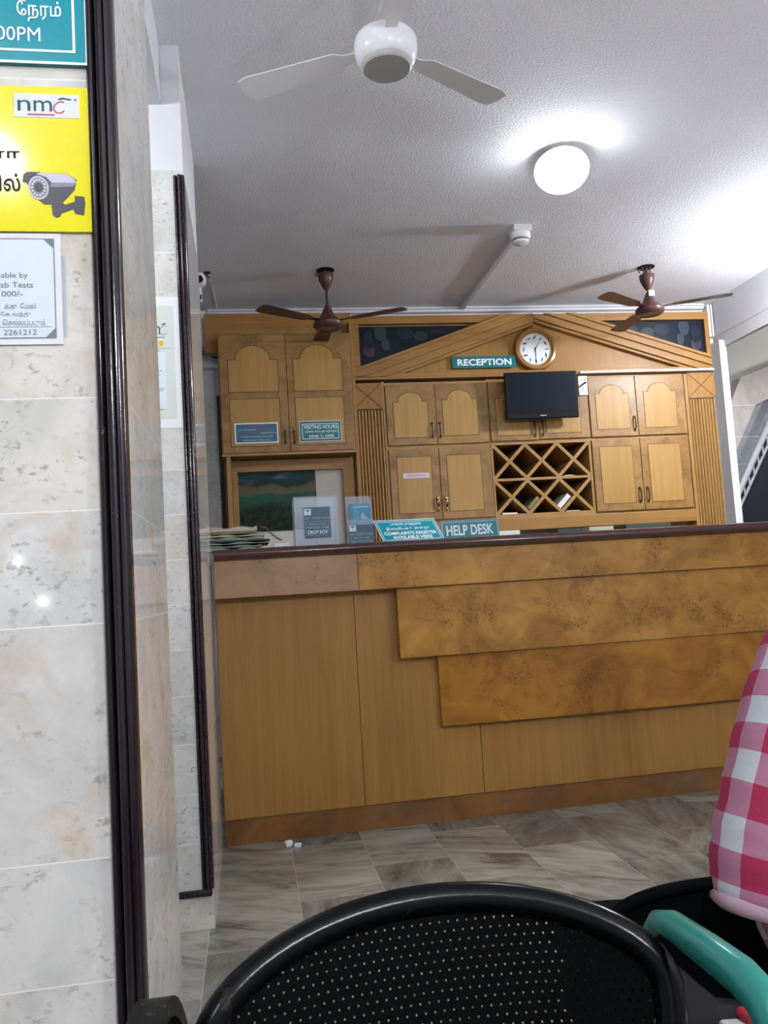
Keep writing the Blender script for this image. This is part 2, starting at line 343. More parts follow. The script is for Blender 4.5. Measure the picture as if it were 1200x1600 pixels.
# ------------------------------------------------------------------ builders
class MB:
    def __init__(s): s.bm = bmesh.new(); s.mi = 0
    def _f(s, vs):
        try:
            f = s.bm.faces.new(vs); f.material_index = s.mi; return f
        except ValueError: return None
    def box(s, x0, x1, y0, y1, z0, z1, bevel=0.0, seg=2):
        vs = [s.bm.verts.new((x, y, z)) for z in (z0, z1) for y in (y0, y1) for x in (x0, x1)]
        fs = [s._f([vs[i] for i in q]) for q in ((0, 2, 3, 1), (4, 5, 7, 6), (0, 1, 5, 4), (2, 6, 7, 3), (0, 4, 6, 2), (1, 3, 7, 5))]
        if bevel:
            es = list({e for f in fs for e in f.edges})
            r = bmesh.ops.bevel(s.bm, geom=es, offset=bevel, segments=seg, affect='EDGES', profile=0.5)
            for f in r['faces']: f.material_index = s.mi
        return s
    def prism(s, pts, y0, y1):           # outline in x,z pushed along y
        a = [s.bm.verts.new((p[0], y0, p[1])) for p in pts]; b = [s.bm.verts.new((p[0], y1, p[1])) for p in pts]
        n = len(pts); s._f(a); s._f(b[::-1])
        for i in range(n): s._f([a[i], b[i], b[(i + 1) % n], a[(i + 1) % n]])
        return s
    def prism_z(s, pts, z0, z1):         # outline in x,y pushed along z
        a = [s.bm.verts.new((p[0], p[1], z0)) for p in pts]; b = [s.bm.verts.new((p[0], p[1], z1)) for p in pts]
        n = len(pts); s._f(a[::-1]); s._f(b)
        for i in range(n): s._f([a[i], a[(i + 1) % n], b[(i + 1) % n], b[i]])
        return s
    def prism_x(s, pts, x0, x1):         # outline in y,z pushed along x
        a = [s.bm.verts.new((x0, p[0], p[1])) for p in pts]; b = [s.bm.verts.new((x1, p[0], p[1])) for p in pts]
        n = len(pts); s._f(a[::-1]); s._f(b)
        for i in range(n): s._f([a[i], a[(i + 1) % n], b[(i + 1) % n], b[i]])
        return s
    def lathe(s, prof, c=(0, 0, 0), n=32, axis='z'):   # prof: (radius, height)
        rings = []
        for r, h in prof:
            ring = []
            for i in range(n):
                a = 2 * PI * i / n; x, y = r * math.cos(a), r * math.sin(a)
                p = {'z': (x, y, h), 'y': (x, h, y), 'x': (h, x, y)}[axis]
                ring.append(s.bm.verts.new((p[0] + c[0], p[1] + c[1], p[2] + c[2])))
            rings.append(ring)
        for a, b in zip(rings, rings[1:]):
            for i in range(n): s._f([a[i], a[(i + 1) % n], b[(i + 1) % n], b[i]])
        s._f(rings[0][::-1]); s._f(rings[-1])
        return s
    def tube(s, path, r, n=12, closed=False, flat=None):
        P = [Vector(p) for p in path]; rings = []; prev = None
        for i, p in enumerate(P):
            if closed: t = P[(i + 1) % len(P)] - P[i - 1]
            else: t = P[min(i + 1, len(P) - 1)] - P[max(i - 1, 0)]
            t.normalize()
            if prev is None:
                ref = Vector((0, 0, 1)) if abs(t.z) < 0.9 else Vector((0, 1, 0)); u = t.cross(ref).normalized()
            else: u = (prev - t * prev.dot(t)).normalized()
            prev = u; v = t.cross(u)
            rr = r[i] if hasattr(r, '__len__') else r
            fl = flat if flat else 1.0
            rings.append([s.bm.verts.new(p + u * rr * math.cos(2 * PI * k / n) + v * rr * fl * math.sin(2 * PI * k / n)) for k in range(n)])
        m = len(rings)
        for i in range(m if closed else m - 1):
            a, b = rings[i], rings[(i + 1) % m]
            for k in range(n): s._f([a[k], a[(k + 1) % n], b[(k + 1) % n], b[k]])
        if not closed: s._f(rings[0][::-1]); s._f(rings[-1])
        return s
    def bar(s, p, q, r, n=10): return s.tube([p, q], r, n)
    def strip(s, path, wx, th):          # flat bar: path in 3-D, wide along x
        rings = []
        P = [Vector(p) for p in path]
        for i, p in enumerate(P):
            t = (P[min(i + 1, len(P) - 1)] - P[max(i - 1, 0)]).normalized(); nrm = Vector((1, 0, 0)).cross(t).normalized()
            X = Vector((wx / 2, 0, 0)); T = nrm * th / 2
            rings.append([s.bm.verts.new(p + a) for a in (-X - T, X - T, X + T, -X + T)])
        for a, b in zip(rings, rings[1:]):
            for k in range(4): s._f([a[k], a[(k + 1) % 4], b[(k + 1) % 4], b[k]])
        s._f(rings[0][::-1]); s._f(rings[-1]); return s
    def obj(s, name, mat, parent=None, smooth=False, loc=None, rotz=0.0):
        bmesh.ops.recalc_face_normals(s.bm, faces=s.bm.faces)
        me = bpy.data.meshes.new(name); s.bm.to_mesh(me); s.bm.free()
        for m in (mat if isinstance(mat, (list, tuple)) else [mat]): me.materials.append(M_[m])
        if smooth:
            for p in me.polygons: p.use_smooth = True
            me.set_sharp_from_angle(angle=math.radians(38))
        o = bpy.data.objects.new(name, me); COL.objects.link(o)
        if parent: o.parent = parent
        if loc: o.location = loc
        o.rotation_euler = (0, 0, rotz)
        return o
def tag(o, label, cat, group=None):
    o['label'] = label; o['category'] = cat
    if group: o['group'] = group
    return o
def thing(name, label, cat, loc=(0, 0, 0), rotz=0.0, group=None):
    o = bpy.data.objects.new(name, None); COL.objects.link(o); o.empty_display_size = 0.05
    o.location = loc; o.rotation_euler = (0, 0, rotz); return tag(o, label, cat, group)
def struct(mb, name, mat, **kw):
    o = mb.obj(name, mat, **kw); o['kind'] = 'structure'; return o
def copy_tree(o, parent=None):
    c = o.copy(); COL.objects.link(c)
    if parent: c.parent = parent
    for ch in [x for x in bpy.data.objects if x.parent == o]: copy_tree(ch, c)
    return c
def textmesh(body, bold=0.0):
    cu = bpy.data.curves.new('t', 'FONT'); cu.body = body; cu.size = 1.0; cu.offset = bold; cu.resolution_u = 3
    ob = bpy.data.objects.new('t', cu); COL.objects.link(ob)
    dg = bpy.context.evaluated_depsgraph_get(); dg.update()
    me = bpy.data.meshes.new_from_object(ob.evaluated_get(dg))
    bpy.data.objects.remove(ob); bpy.data.curves.remove(cu)
    return me
def lettering(name, mat, parent, items, y=-0.001, rot=None):
    """items: (text, x0, x1, z0, z1, bold) fitted into boxes on the plane x,z at depth y; one mesh"""
    bm = bmesh.new()
    for it in items:
        body, x0, x1, z0, z1 = it[:5]; bold = it[5] if len(it) > 5 else 0.0
        me = textmesh(body, bold)
        if not me.vertices: continue
        xs = [v.co.x for v in me.vertices]; zs = [v.co.y for v in me.vertices]
        a, b_, c, d = min(xs), max(xs), min(zs), max(zs)
        tmp = bmesh.new(); tmp.from_mesh(me)
        for v in tmp.verts:
            v.co = Vector((x0 + (v.co.x - a) / (b_ - a) * (x1 - x0), y, z0 + (v.co.y - c) / (d - c) * (z1 - z0)))
        me2 = bpy.data.meshes.new('t'); tmp.to_mesh(me2); tmp.free(); bm.from_mesh(me2)
        bpy.data.meshes.remove(me); bpy.data.meshes.remove(me2)
    me = bpy.data.meshes.new(name); bm.to_mesh(me); bm.free(); me.materials.append(M_[mat])
    o = bpy.data.objects.new(name, me); COL.objects.link(o); o.parent = parent
    if rot: o.rotation_euler = rot
    return o
def outline(mb, x0, x1, z0, z1, t, y0, y1):
    mb.box(x0, x1, y0, y1, z0, z0 + t); mb.box(x0, x1, y0, y1, z1 - t, z1)
    mb.box(x0, x0 + t, y0, y1, z0 + t, z1 - t); mb.box(x1 - t, x1, y0, y1, z0 + t, z1 - t); return mb
def arc(cx, cz, r, a0, a1, n): return [(cx + r * math.cos(a0 + (a1 - a0) * i / n), cz + r * math.sin(a0 + (a1 - a0) * i / n)) for i in range(n + 1)]
def ellipse(cx, cz, rx, rz, n=28, ang=0): return [(cx + rx * math.cos(t) * math.cos(ang) - rz * math.sin(t) * math.sin(ang), cz + rx * math.cos(t) * math.sin(ang) + rz * math.sin(t) * math.cos(ang)) for t in [2 * PI * i / n for i in range(n)]]

ZC = 2.79
# ------------------------------------------------------------------ room shell
struct(MB().box(-3.3, 7.0, -3.6, 7.6, -0.1, 0), 'floor', 'floor')
struct(MB().box(-3.3, 7.0, -3.6, 7.6, ZC, ZC + 0.12), 'ceiling', 'ceiling')
struct(MB().box(-3.4, -3.3, -3.6, 7.6, 0, ZC), 'wall_left', 'wall')
struct(MB().box(-3.3, 7.0, -3.7, -3.6, 0, ZC), 'wall_rear', 'wall')
struct(MB().box(7.0, 7.1, -3.6, 7.6, 0, ZC), 'wall_far_right', 'wall')
struct(MB().box(-3.3, 7.0, 7.6, 7.7, 0, ZC), 'wall_beyond', 'wall')
BA = math.radians(-1.0)                 # the back wall is a degree off square
def bw(x, z=0.0, d=0.0):                # point on the cabinet front plane; d towards the wall
    return (1.5 + (x - 1.5) * math.cos(BA) - d * math.sin(BA), 5.12 + (x - 1.5) * math.sin(BA) + d * math.cos(BA), z)
struct(MB().box(-1.9, 0.06, 0.13, 0.38, 0, ZC).box(0.758, 1.76, 0.13, 0.38, 0, ZC).box(0.06, 0.758, 0.13, 0.38, 0, 1.34).box(0.06, 0.758, 0.13, 0.38, 1.87, ZC), 'wall_back', 'white_paint', loc=bw(1.5), rotz=BA)
struct(MB().box(-1.9, -1.655, 0.115, 0.13, 0, 2.236), 'wall_back_marble', 'marble_far', loc=bw(1.5), rotz=BA)
struct(MB().box(-1.655, -1.605, 0.095, 0.13, 0, 2.236, 0.012), 'trim_3', 'trim', loc=bw(1.5), rotz=BA)
struct(MB().box(-1.2, -1.1, 3.3, 5.3, 0, ZC), 'wall_alcove', 'white_paint')
# near pillar
def pillar(y0, y1, top, mat, tname, pname, trim_mat, zb):
    struct(MB().box(-0.66, -0.149, y0, y1, 0, top), pname, mat)
    if top < ZC: struct(MB().box(-0.66, -0.151, y0 + 0.002, y1 - 0.002, top, ZC), pname + '_head', 'white_paint')
    # reeded corner trim wrapping the front right edge
    pts = [(-0.183, y0 + 0.001)]
    pts += [(-0.183 + 0.006 - 0.006 * math.cos(t), y0 - 0.010 * math.sin(t)) for t in [PI * i / 8 for i in range(9)]]
    pts += [(-0.171 + 0.007 - 0.007 * math.cos(t), y0 - 0.004 - 0.014 * math.sin(t)) for t in [PI * i / 8 for i in range(1, 9)]]
    pts += [(-0.157 + 0.010 * math.sin(t), y0 + 0.000 - 0.014 * math.cos(t)) for t in [PI / 2 * i / 6 for i in range(7)]]
    pts += [(-0.147, y0 + 0.016), (-0.160, y0 + 0.016), (-0.160, y0 + 0.001)]
    m = MB().prism_z(pts, zb, top - 0.02 if top < ZC else top)
    struct(m, tname, trim_mat, smooth=True)
pillar(1.10, 1.565, ZC, 'marble_near', 'trim_1', 'wall_pillar_front', 'trim_worn', 0.0)
pillar(2.64, 3.41, 2.362, 'marble_far', 'trim_2', 'wall_pillar_rear', 'trim', 0.118)
m = MB().box(-0.66, -0.152, 2.622, 2.64, 0.098, 0.118, 0.006); struct(m, 'trim_4', 'trim')
struct(MB().box(-0.5, -0.212, 1.565, 2.64, 2.585, ZC), 'ceiling_beam', 'white_paint')
# right side: beam, corner post, opening to the stair hall
struct(MB().box(3.25, 3.295, 2.2, 5.16, 2.548, ZC), 'ceiling_beam_right', 'white_paint')
struct(MB().box(3.258, 3.29, 2.2, 5.16, 2.458, 2.548), 'trim_5', 'white_paint')
struct(MB().box(3.222, 3.272, 5.085, 5.24, 0, 2.50), 'trim_6', 'white_paint')
struct(MB().box(3.25, 3.45, -3.6, 2.2, 0, ZC), 'wall_right', 'wall')
struct(MB().box(3.32, 6.9, 5.70, 5.80, 0, ZC), 'wall_stair', 'cream')
# cable trunking along the top of the back wall
def bwobj(mb, name, mat, x, z=0.0, d=0.0, parent=None, **kw): return mb.obj(name, mat, parent, loc=bw(x, z, d), rotz=BA, **kw)
t = thing('cable_trunking', 'long white plastic cable trunking under the ceiling along the back wall', 'cable trunking', bw(1.5, 0, 0.10), BA)
MB().box(-1.69, 1.69, -0.012, 0.03, 2.752, 2.772, 0.002).obj('casing', 'pvc', t)
MB().box(-1.69, 1.69, -0.016, 0.03, 2.774, 2.788, 0.002).obj('cover', 'pvc', t)
t = thing('cable_trunking', 'white cable trunking dropping down the corner beside the right end pilaster', 'cable trunking', bw(3.18, 0, 0.08), BA)
MB().box(0.02, 0.04, -0.015, 0.05, 2.545, 2.772, 0.002).obj('casing', 'pvc', t)
MB().box(0.045, 0.058, -0.015, 0.05, 2.545, 2.772, 0.002).obj('cover', 'pvc', t)
t = thing('cable_trunking', 'short white vertical cable trunking at the left end of back wall below the camera', 'cable trunking', bw(-0.215, 0, 0.06), BA)
MB().box(-0.016, 0.022, -0.03, 0.07, 2.53, 2.76, 0.003).obj('casing', 'pvc', t)
MB().box(-0.035, -0.018, 0.02, 0.07, 2.50, 2.76, 0.002).obj('cover', 'pvc', t)
tag(MB().tube([bw(-0.20, 2.53, 0.04), bw(-0.19, 2.49, 0.03), bw(-0.165, 2.46, 0.02), bw(-0.12, 2.452, 0.02)], 0.006).obj('cable', 'ink', smooth=True), 'black cable drooping from white trunking to the left cabinet', 'cable')
tag(MB().bar(bw(-0.26, 2.425, 0.10), bw(-0.10, 2.425, 0.10), 0.018, 14).obj('conduit_pipe', 'pvc', smooth=True), 'pale horizontal conduit pipe on the wall left of the wooden cabinet', 'pipe')
# ------------------------------------------------------------------ back wall joinery
def P(name, x0, x1, z0, z1, y0, y1, mat, parent, bev=0.0): return MB().box(x0, x1, y0, y1, z0, z1, bev).obj(name, mat, parent)
def panel_outline(x0, x1, z0, z1, zs=None, inset=0.0):
    x0 -= inset; x1 += inset; z0 -= inset; z1 += inset
    if zs is None: return [(x0, z0), (x1, z0), (x1, z1), (x0, z1)]
    zs += inset
    w_ = x1 - x0; xa0, xa1 = x0 + 0.15 * w_, x1 - 0.15 * w_
    if inset: xa0 = x0 + inset + 0.15 * (w_ - 2 * inset) - inset; xa1 = x1 - inset - 0.15 * (w_ - 2 * inset) + inset
    cx = (xa0 + xa1) / 2; hw = (xa1 - xa0) / 2; h = z1 - zs
    top = [(cx + hw * math.cos(t), zs + h * (math.sin(t) ** 0.9 if math.sin(t) > 0 else 0)) for t in [PI * i / 18 for i in range(19)]]
    return [(x0, z0), (x1, z0), (x1, zs)] + top + [(x0, zs)]
def door(parent, x0, x1, z0, z1, panels, y=-0.016, name='door'):
    d = MB().box(x0, x1, y, y + 0.016, z0, z1, 0.0025, 1).obj(name, 'frame', parent)
    for (a, b, c, e, zs) in panels:
        MB().prism(panel_outline(a, b, c, e, zs, 0.0032), y - 0.0008, y + 0.004).obj('inlay_line', 'groove', d)
        MB().prism(panel_outline(a, b, c, e, zs), y - 0.0018, y + 0.004).obj('panel', 'oak_l', d)
    return d
def handle(d, x, z, mat='old_brass', y=-0.018, h=0.09):
    m = MB().tube([(x, y, z + h / 2), (x, y - 0.016, z + h * 0.36), (x, y - 0.020, z), (x, y - 0.016, z - h * 0.36), (x, y, z - h / 2)], 0.0048, 8)
    m.lathe([(0.0005, -0.006), (0.008, -0.005), (0.009, 0.0)], (x, y + 0.001, z + h / 2), 12, 'y').lathe([(0.0005, -0.006), (0.008, -0.005), (0.009, 0.0)], (x, y + 0.001, z - h / 2), 12, 'y')
    return m.obj('handle', mat, d, smooth=True)
def brass_pull(d, x, z):
    m = MB().lathe([(0.0005, -0.028), (0.010, -0.026), (0.012, -0.018), (0.006, -0.010), (0.006, 0)], (x, -0.017, z + 0.036), 14, 'y')
    m.tube([(x, -0.034, z + 0.02), (x, -0.038, z), (x, -0.030, z - 0.018)], 0.007, 8)
    m.box(x - 0.007, x + 0.007, -0.020, -0.016, z - 0.048, z + 0.05, 0.002)
    return m.obj('handle', 'brass', d, smooth=True)
# carcass depth in the wall direction
def cabinet(label, x0, x1, z0, z1, doors, loc_x=None):
    c = thing('wall_cabinet', label, 'cabinet', bw(x0, 0), BA, 'wooden cupboards of the back wall')
    MB().box(0, x1 - x0, 0.0, 0.12, z0, z1).obj('carcass', 'oak_v', c)
    ds = []
    for (a, b, c0, c1, panels) in doors:
        ds.append(door(c, a - x0, b - x0, c0, c1, [(p[0] - x0, p[1] - x0, p[2], p[3], p[4]) for p in panels]))
    return c, ds
# pilasters
def pilaster(label, x0, x1, ztop, zx):
    p = thing('fluted_pilaster', label, 'pilaster', bw(x0), BA, 'fluted pilasters of the back wall')
    wd = x1 - x0
    MB().box(0, wd, -0.012, 0.10, zx + 0.006, ztop).obj('capital_block', 'oak', p)
    m = MB()
    for a, b in (((0.004, zx + 0.01), (wd - 0.004, ztop - 0.004)), ((0.004, ztop - 0.004), (wd - 0.004, zx + 0.01))):
        dx, dz = b[0] - a[0], b[1] - a[1]; l = math.hypot(dx, dz); nx, nz = -dz / l * 0.0018, dx / l * 0.0018
        m.prism([(a[0] + nx, a[1] + nz), (a[0] - nx, a[1] - nz), (b[0] - nx, b[1] - nz), (b[0] + nx, b[1] + nz)], -0.0135, -0.01)
    m.box(0, wd, -0.0130, -0.01, zx + 0.002, zx + 0.007)
    m.obj('cross_inlay', 'groove', p)
    n = 9; pts = [(0, 0.09), (0, 0.0)]
    fwid = wd / n
    for i in range(n):
        cxx = fwid * (i + 0.5)
        pts += [(cxx - fwid * 0.40 * math.cos(t), -0.002 - 0.012 * math.sin(t)) for t in [PI * k / 6 for k in range(7)]]
        if i < n - 1: pts += [(fwid * (i + 1), 0.003)]
    pts += [(wd, 0.0), (wd, 0.09)]
    MB().prism_z(pts, 0.9, zx).obj('fluted_shaft', 'oak_v', p, smooth=True)
    return p
pilaster('fluted wooden pilaster left of the cupboards, beside the drop box', 0.700, 0.884, 2.262, 2.088)
pilaster('fluted wooden pilaster at the right end beside the white corner post', 2.962, 3.155, 2.277, 2.098)
# filler stiles between
for a, b, lb in ((0.8855, 0.8985, 'thin wooden stile between left pilaster and cupboards'), (2.9385, 2.9605, 'thin wooden stile between right cupboards and right pilaster')):
    tag(bwobj(MB().box(0, b - a, -0.010, 0.10, 0.9, 2.27), 'wooden_stile', 'oak_v', a), lb, 'stile')
c, ds = cabinet('upper left double door wooden cupboard with arched panels under the reception sign', 0.900, 1.572, 1.840, 2.262, [
    (0.904, 1.2245, 1.854, 2.242, [(0.950, 1.172, 1.902, 2.192, 2.131)]), (1.2265, 1.566, 1.854, 2.244, [(1.270, 1.497, 1.906, 2.200, 2.137)])])
handle(ds[0], 1.193 - 0.9, 1.945); handle(ds[1], 1.245 - 0.9, 1.944)
c, ds = cabinet('lower left wooden cupboard with brass pulls behind the help desk sign', 0.900, 1.572, 1.360, 1.840, [
    (0.904, 1.2235, 1.372, 1.830, [(0.952, 1.172, 1.420, 1.776, None)]), (1.2265, 1.566, 1.372, 1.829, [(1.275, 1.495, 1.422, 1.778, None)])])
brass_pull(ds[0], 1.200 - 0.9, 1.47); brass_pull(ds[1], 1.254 - 0.9, 1.468)
c, ds = cabinet('middle wooden cupboard mostly hidden behind the black television', 1.572, 2.254, 1.848, 2.268, [
    (1.577, 1.9005, 1.858, 2.248, [(1.622, 1.838, 1.895, 2.195, 2.135)]), (1.9025, 2.249, 1.862, 2.252, [(1.950, 2.186, 1.900, 2.205, 2.140)])])
handle(ds[0], 1.872 - 1.572, 1.93); handle(ds[1], 1.925 - 1.572, 1.932)
c, ds = cabinet('upper right double door wooden cupboard with arched panels beside the white socket', 2.254, 2.937, 1.852, 2.275, [
    (2.258, 2.5835, 1.862, 2.262, [(2.302, 2.530, 1.912, 2.205, 2.148)]), (2.5865, 2.931, 1.864, 2.265, [(2.640, 2.865, 1.914, 2.212, 2.154)])])
handle(ds[0], 2.560 - 2.254, 1.945)
c, ds = cabinet('lower right double door wooden cupboard with plain rectangular panels', 2.246, 2.937, 1.358, 1.852, [
    (2.252, 2.5835, 1.370, 1.842, [(2.302, 2.524, 1.420, 1.794, None)]), (2.5865, 2.926, 1.368, 1.844, [(2.640, 2.862, 1.420, 1.800, None)])])
handle(ds[0], 2.556 - 2.246, 1.47); handle(ds[1], 2.610 - 2.246, 1.47)
# pigeonhole rack
rk = thing('pigeonhole_rack', 'criss cross wooden pigeonhole rack below the television', 'rack', bw(1.572), BA)
RW, RZ0, RZ1, RZM = 2.246 - 1.572, 1.358, 1.848, 1.607
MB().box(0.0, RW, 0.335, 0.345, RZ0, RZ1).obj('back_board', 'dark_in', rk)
m = MB(); m.box(0, 0.012, -0.006, 0.335, RZ0, RZ1); m.box(RW - 0.014, RW, -0.006, 0.335, RZ0, RZ1)
m.box(0.012, RW - 0.014, -0.006, 0.335, RZ1 - 0.014, RZ1); m.box(0.012, RW - 0.014, -0.006, 0.335, RZ0, RZ0 + 0.026); m.obj('case', 'oak_v', rk)
MB().box(0.012, RW - 0.014, -0.004, 0.335, RZM - 0.008, RZM + 0.008).obj('shelf', 'oak_v', rk)
def slats(z0, z1):
    n = 3; x0, x1 = 0.012, RW - 0.014; wv = (x1 - x0) / n; hw = 0.0105
    for i in range(n):
        for s_ in (0, 1):
            a = (x0 + wv * i, z0 if s_ == 0 else z1); b = (x0 + wv * (i + 1), z1 if s_ == 0 else z0)
            dx, dz = b[0] - a[0], b[1] - a[1]; l = math.hypot(dx, dz); nx, nz = -dz / l * hw, dx / l * hw
            yy = -0.003 if s_ else -0.0035
            MB().prism([(a[0] + nx, a[1] + nz), (a[0] - nx, a[1] - nz), (b[0] - nx, b[1] - nz), (b[0] + nx, b[1] + nz)], yy, 0.332).obj('slat', 'oak_v', rk)
slats(RZ0 + 0.026, RZM - 0.008); slats(RZM + 0.008, RZ1 - 0.014)
# papers lying in the rack
def rack_paper(label, pts, mat, th, xw=None, y0=0.01, y1=0.2):
    return tag(bwobj(MB().prism(pts, y0, y1), 'paper_bundle', mat, 1.572), label, 'papers', 'papers in the pigeonhole rack')
def leaning(cx, cz, l, th, ang):
    ca, sa = math.cos(ang), math.sin(ang)
    return [(cx + u * ca - v * sa, cz + u * sa + v * ca) for u, v in ((0, 0), (l, 0), (l, th), (0, th))]
RD = math.atan2(RZM - RZ0 - 0.034, (RW - 0.026) / 3)
rack_paper('white paper bundle leaning in lower right diamond of the pigeonhole rack', leaning(0.440, 1.404, 0.11, 0.030, RD), 'paper_w', 0.03)
rack_paper('brown grey papers leaning in lower middle diamond of the pigeonhole rack', leaning(0.235, 1.408, 0.10, 0.022, RD), 'paper_kh', 0.02)
rack_paper('thin pinkish papers leaning at lower left edge of the pigeonhole rack', leaning(0.030, 1.402, 0.07, 0.010, RD), 'pink_paper', 0.02)
rack_paper('flat white papers on floor of pigeonhole rack beside the help desk sign', [(0.05, 1.3845), (0.15, 1.3845), (0.15, 1.394), (0.05, 1.396)], 'paper_w', 0.02)
rack_paper('flat pale papers on bottom right floor of the pigeonhole rack', [(0.48, 1.3845), (0.575, 1.3845), (0.57, 1.390), (0.48, 1.391)], 'paper_c', 0.02)
rack_paper('small pale papers on the middle shelf at right of the pigeonhole rack', [(0.475, 1.6155), (0.57, 1.6155), (0.53, 1.625), (0.49, 1.623)], 'paper_c', 0.02)
# rail and lower cupboard run
tag(bwobj(MB().box(0, 2.034, -0.02, 0.10, 1.277, 1.357, 0.004), 'wooden_rail', 'oak_h', 0.902), 'long plain wooden rail below the cupboards and pigeonhole rack', 'rail')
bc = thing('back_counter', 'low dark wooden back counter below the wall cupboards behind reception', 'counter', bw(0.72), BA)
MB().box(0, 2.42, -0.33, -0.03, 0.0, 1.10).obj('base', 'dark_in', bc); MB().box(0, 2.42, -0.36, -0.025, 1.10, 1.13, 0.005).obj('worktop', 'kick', bc)
tag(MB().box(1.30, 1.62, 4.80, 5.03, 1.131, 1.262, 0.004).obj('paper_pile', 'paper_w'), 'white pile of paper on back counter beside the help desk sign', 'papers')
for i, (x, wd, z, mt, lb) in enumerate(((1.86, 0.14, 1.255, 'paper_d', 'dark register standing on back counter under the rail'), (2.06, 0.16, 1.258, 'paper_c', 'cream register on back counter under the pigeonhole rack'), (2.30, 0.3, 1.262, 'paper_d', 'wide dark register on back counter under the right cupboards'))):
    tag(MB().box(x, x + wd, 4.80, 5.00, 1.131, z, 0.004).obj('register_book', mt), lb, 'book')
# pediment
pd = thing('wooden_pediment', 'triangular wooden pediment with stained glass corners above the cupboards', 'pediment', bw(0.70), BA)
PWID = 3.153 - 0.70; ZB, ZT = 2.285, 2.695; AX = 1.918 - 0.70; AZ = 2.690
MB().box(0, PWID, 0.02, 0.12, ZB, ZT).obj('tympanum_board', 'oak', pd)
m = MB(); m.box(0, PWID, -0.02, 0.03, ZT - 0.052, ZT, 0.004); m.box(0, 0.058, -0.018, 0.03, ZB + 0.02, ZT - 0.05, 0.004); m.box(PWID - 0.032, PWID, -0.018, 0.03, ZB + 0.02, ZT - 0.05, 0.004); m.obj('outer_frame', 'oak_h', pd)
m = MB().box(0, PWID, -0.028, 0.03, ZB - 0.006, ZB + 0.012, 0.003).box(0.02, PWID - 0.02, -0.020, 0.03, ZB + 0.012, ZB + 0.034, 0.003); m.obj('cornice', 'oak_h', pd)
def clip(poly, ax, val, sgn):           # keep the side where sgn * (p[ax] - val) >= 0
    out = []
    for i, p in enumerate(poly):
        q = poly[(i + 1) % len(poly)]; a, b = sgn * (p[ax] - val), sgn * (q[ax] - val)
        if a >= 0: out.append(p)
        if (a >= 0) != (b >= 0):
            t_ = a / (a - b); out.append((p[0] + (q[0] - p[0]) * t_, p[1] + (q[1] - p[1]) * t_))
    return out
def raking(xa, za, xb, zb, side):
    dx, dz = xb - xa, zb - za; l = math.hypot(dx, dz); ux, uz = dx / l, dz / l; nx, nz = (-uz, ux) if side > 0 else (uz, -ux)
    if nz > 0: nx, nz = -nx, -nz
    m = MB()
    for o0, o1, pr in ((0, 0.018, -0.046), (0.018, 0.050, -0.034), (0.050, 0.064, -0.042), (0.064, 0.098, -0.026), (0.098, 0.112, -0.034), (0.112, 0.130, -0.016)):
        ex, ez = (xb - xa) * 0.2, (zb - za) * 0.2
        q = [(xa - ex + nx * o0, za - ez + nz * o0), (xb + ex + nx * o0, zb + ez + nz * o0), (xb + ex + nx * o1, zb + ez + nz * o1), (xa - ex + nx * o1, za - ez + nz * o1)]
        q = clip(q, 1, ZB + 0.013, 1); q = clip(q, 1, ZT - 0.004, -1)
        q = clip(q, 0, AX, -1 if side > 0 else 1); q = clip(q, 0, 0.012 if side > 0 else PWID - 0.012, 1 if side > 0 else -1)
        if len(q) > 2: m.prism(q, pr, 0.03)
    return m
raking(0.030, 2.353, AX, 2.760, 1).obj('raking_moulding', 'oak_h', pd)
raking(PWID - 0.02, 2.389, AX, 2.780, -1).obj('raking_moulding', 'oak_h', pd)
def stained(xa, xb, right):
    g = MB().prism(([(xa, 2.362), (xb, 2.632), (xa, 2.632)] if not right else [(xb, 2.395), (xb, 2.640), (xa, 2.640)]), 0.006, 0.03).obj('stained_glass', 'glassdark', pd)
    for cx, cz, rx, rz, mt in ((0.06, 0.0, 0.04, 0.075, 'glass_c'), (0.14, 0.055, 0.05, 0.07, 'glass_a'), (0.17, -0.035, 0.035, 0.05, 'glass_a'), (0.06, -0.075, 0.05, 0.055, 'glass_b'), (0.30, 0.04, 0.07, 0.05, 'glass_c'), (0.40, 0.025, 0.06, 0.04, 'glass_d'), (0.52, 0.055, 0.06, 0.022, 'glass_c')):
        x = (xa + cx) if not right else (xb - cx); z = 2.545 + cz * 0.9
        pts = ellipse(x, z, rx * 0.8, rz * 0.8, 20)
        # keep each piece inside the triangle
        if right: pts = [(max(min(px, xb - 0.004), xa), max(min(pz, 2.634), 2.400 + (xb - px) * 0.30)) for px, pz in pts]
        else: pts = [(min(max(px, xa + 0.004), xb), max(min(pz, 2.626), 2.368 + (px - xa) * 0.348)) for px, pz in pts]
        MB().prism(pts, 0.002, 0.01).obj('glass_piece', mt, g)
stained(0.060, 0.84, False); stained(1.64, PWID - 0.034, True)
# white strip from the socket to the right corner
tag(bwobj(MB().box(0, 0.945, -0.045, -0.0295, 2.283, 2.2972, 0.002), 'cable_trunking', 'pvc', 2.20), 'thin white cable trunking along pediment base from socket to right corner', 'cable trunking')
